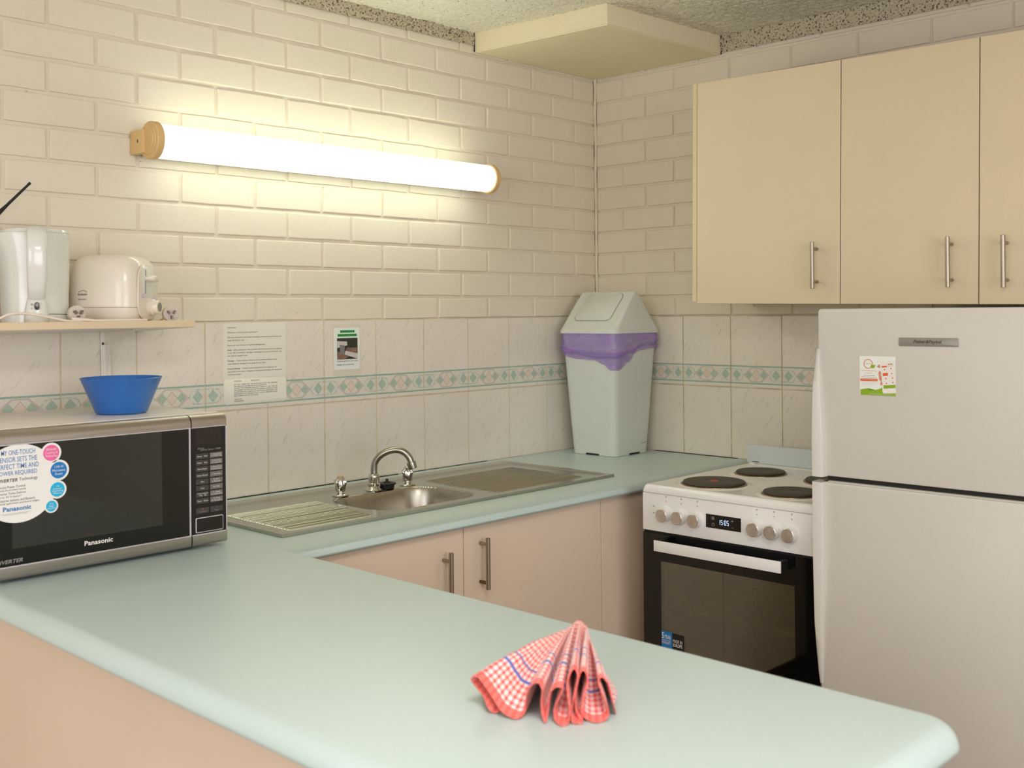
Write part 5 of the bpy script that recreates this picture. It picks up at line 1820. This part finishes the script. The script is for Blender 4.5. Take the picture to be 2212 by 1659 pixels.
# ------------------------------------------------------------------ tea towel
def tea_towel():
    t = thing('tea_towel', 'crumpled red and white checked tea towel lying on the near peninsula worktop', 'towel', (-2.22, -1.76, .9))
    hem = [(-2.3054, -1.7259, 0.903), (-2.3103, -1.7207, 0.902), (-2.3148, -1.7152, 0.908), (-2.3069, -1.6971, 0.918), (-2.3068, -1.6822, 0.928), (-2.3154, -1.6845, 0.938), (-2.3142, -1.6916, 0.945), (-2.3097, -1.7002, 0.936), (-2.312, -1.7212, 0.922), (-2.3136, -1.737, 0.91), (-2.3098, -1.7474, 0.904), (-2.306, -1.7577, 0.902), (-2.2939, -1.7588, 0.903), (-2.2854, -1.7551, 0.914), (-2.2962, -1.7675, 0.934), (-2.3021, -1.7821, 0.95), (-2.301, -1.792, 0.955), (-2.2997, -1.7975, 0.948), (-2.2899, -1.7869, 0.928), (-2.2874, -1.7858, 0.912), (-2.2907, -1.794, 0.902), (-2.2823, -1.7913, 0.912), (-2.288, -1.7973, 0.93), (-2.2896, -1.8043, 0.945), (-2.2864, -1.8122, 0.951), (-2.282, -1.8168, 0.948), (-2.2807, -1.8095, 0.934), (-2.2785, -1.7994, 0.918), (-2.2799, -1.8018, 0.904), (-2.2841, -1.8147, 0.902), (-2.2751, -1.8187, 0.902), (-2.2753, -1.823, 0.918), (-2.273, -1.818, 0.936), (-2.2716, -1.8156, 0.953), (-2.265, -1.8187, 0.969), (-2.2636, -1.8247, 0.968), (-2.2648, -1.8275, 0.956), (-2.2665, -1.8208, 0.93), (-2.2678, -1.819, 0.905), (-2.2657, -1.8251, 0.902), (-2.2584, -1.8292, 0.902), (-2.2597, -1.82, 0.914), (-2.2623, -1.8213, 0.936), (-2.2586, -1.8256, 0.963), (-2.2557, -1.8311, 0.968), (-2.2538, -1.8351, 0.955), (-2.262, -1.834, 0.933), (-2.2556, -1.8244, 0.914), (-2.2482, -1.8285, 0.903), (-2.2459, -1.8408, 0.902), (-2.2327, -1.8455, 0.902), (-2.2275, -1.8471, 0.912), (-2.2425, -1.8513, 0.936), (-2.2403, -1.8413, 0.952), (-2.2337, -1.8418, 0.957), (-2.2244, -1.8457, 0.945), (-2.2195, -1.8473, 0.924), (-2.2041, -1.8406, 0.902)]
    # hidden back of the heap, closing the ring
    back = [(-2.150, -1.800, .903), (-2.105, -1.735, .903), (-2.085, -1.665, .903), (-2.120, -1.630, .903), (-2.190, -1.630, .903), (-2.250, -1.655, .903)]
    H = catmull(hem, 7)
    NB = len(H)
    ax = [Vector(p) for p in ((-2.1300, -1.6890, .965), (-2.1229, -1.6933, .9695), (-2.0990, -1.6835, .9705), (-2.0900, -1.6850, .968), (-2.1017, -1.7051, .967), (-2.1180, -1.7240, .960), (-2.125, -1.7312, .955))]
    ac = catmull(ax, 30)
    cum = [0.0]
    for a, b_ in zip(H, H[1:]): cum.append(cum[-1] + (b_ - a).length)
    tot = cum[-1]
    NT = 70
    vs, uvs = [], []
    for i, h in enumerate(H):
        f = cum[i] / tot
        # the flat left panel keeps to the first part of the gathered apex
        fa = min(1, max(0, (f - .10) / .90)) ** 1.1
        q = fa * (len(ac) - 1); k = min(int(q), len(ac) - 2)
        A_ = ac[k].lerp(ac[k + 1], q - k)
        for j in range(NT + 1):
            s = j / NT
            p = h.lerp(A_, s)
            # belly: cloth arches up between hem and apex, folds soften on the way
            bulge = math.sin(PI * s)
            if f < .25: p.z += .006 * bulge
            else: p.z += .004 * bulge
            w = noise.noise(Vector((f * 26, s * 3.0, 1.7))) * .0035 + noise.noise(Vector((f * 60, s * 5.0, 4.1))) * .0016
            p.z += w * bulge * 1.3
            p.z = max(p.z, .9012)
            vs.append(p); uvs.append((cum[i], s * .205))
    fs = []
    for i in range(len(H) - 1):
        for j in range(NT):
            a = i * (NT + 1) + j
            fs.append((a, a + NT + 1, a + NT + 2, a + 1))
    inv = MW[t.name].inverted()
    # back drape from the ridge down to the worktop
    ridge = [vs[j + 8 * 0] for j in range(NT + 1)]

    def build(name, V, F_, U):
        me = bpy.data.meshes.new(name); me.from_pydata([tuple(inv @ v) for v in V], [], F_)
        uvl = me.uv_layers.new(name='UVMap')
        for lp in me.loops: uvl.data[lp.index].uv = U[lp.vertex_index]
        me.materials.append(MAT['cloth']); me.polygons.foreach_set('use_smooth', [True] * len(F_))
        o = link(name, me, t)
        md = o.modifiers.new('thickness', 'SOLIDIFY'); md.thickness = .0016; md.offset = 0
        return o
    build('pleated_fall', vs, fs, uvs)
    # ridge line = top of the left panel (column of hem point 6) and the right edge; drape a sheet behind both
    i6 = 6 * 7
    left = [vs[i6 * (NT + 1) + j] for j in range(NT + 1)]
    right = [vs[(len(H) - 1) * (NT + 1) + j] for j in range(NT, -1, -1)]
    rim = left + right
    bt = catmull([(-2.312, -1.684, .9015), (-2.262, -1.655, .9015), (-2.190, -1.640, .9015), (-2.110, -1.655, .9015), (-2.080, -1.690, .9015), (-2.095, -1.735, .9015), (-2.140, -1.790, .9015), (-2.200, -1.838, .9015)], 24)
    V, U, F_ = [], [], []
    NR = 16
    for i, p in enumerate(rim):
        f = i / (len(rim) - 1)
        q = f * (len(bt) - 1); k = min(int(q), len(bt) - 2)
        b_ = bt[k].lerp(bt[k + 1], q - k)
        e_ = max(0, min(1, min(f, 1 - f) / .14)); e_ = e_ * e_ * (3 - 2 * e_)
        b_ = (p + Vector((0, 0, -.0015))).lerp(b_, e_)
        for j in range(NR + 1):
            s = j / NR
            c = p.lerp(b_, s ** 1.0)
            c.z = p.z + (b_.z - p.z) * s ** 1.15 - (.0006 if j else 0)
            c.z = max(c.z + noise.noise(Vector((f * 20, s * 2, 9))) * .003 * math.sin(PI * s), .9012)
            V.append(c); U.append((i * .0031, .05 + s * .07))
    for i in range(len(rim) - 1):
        for j in range(NR):
            a = i * (NR + 1) + j
            F_.append((a, a + NR + 1, a + NR + 2, a + 1))
    build('back_drape', V, F_, U)
    return t


tea_towel()
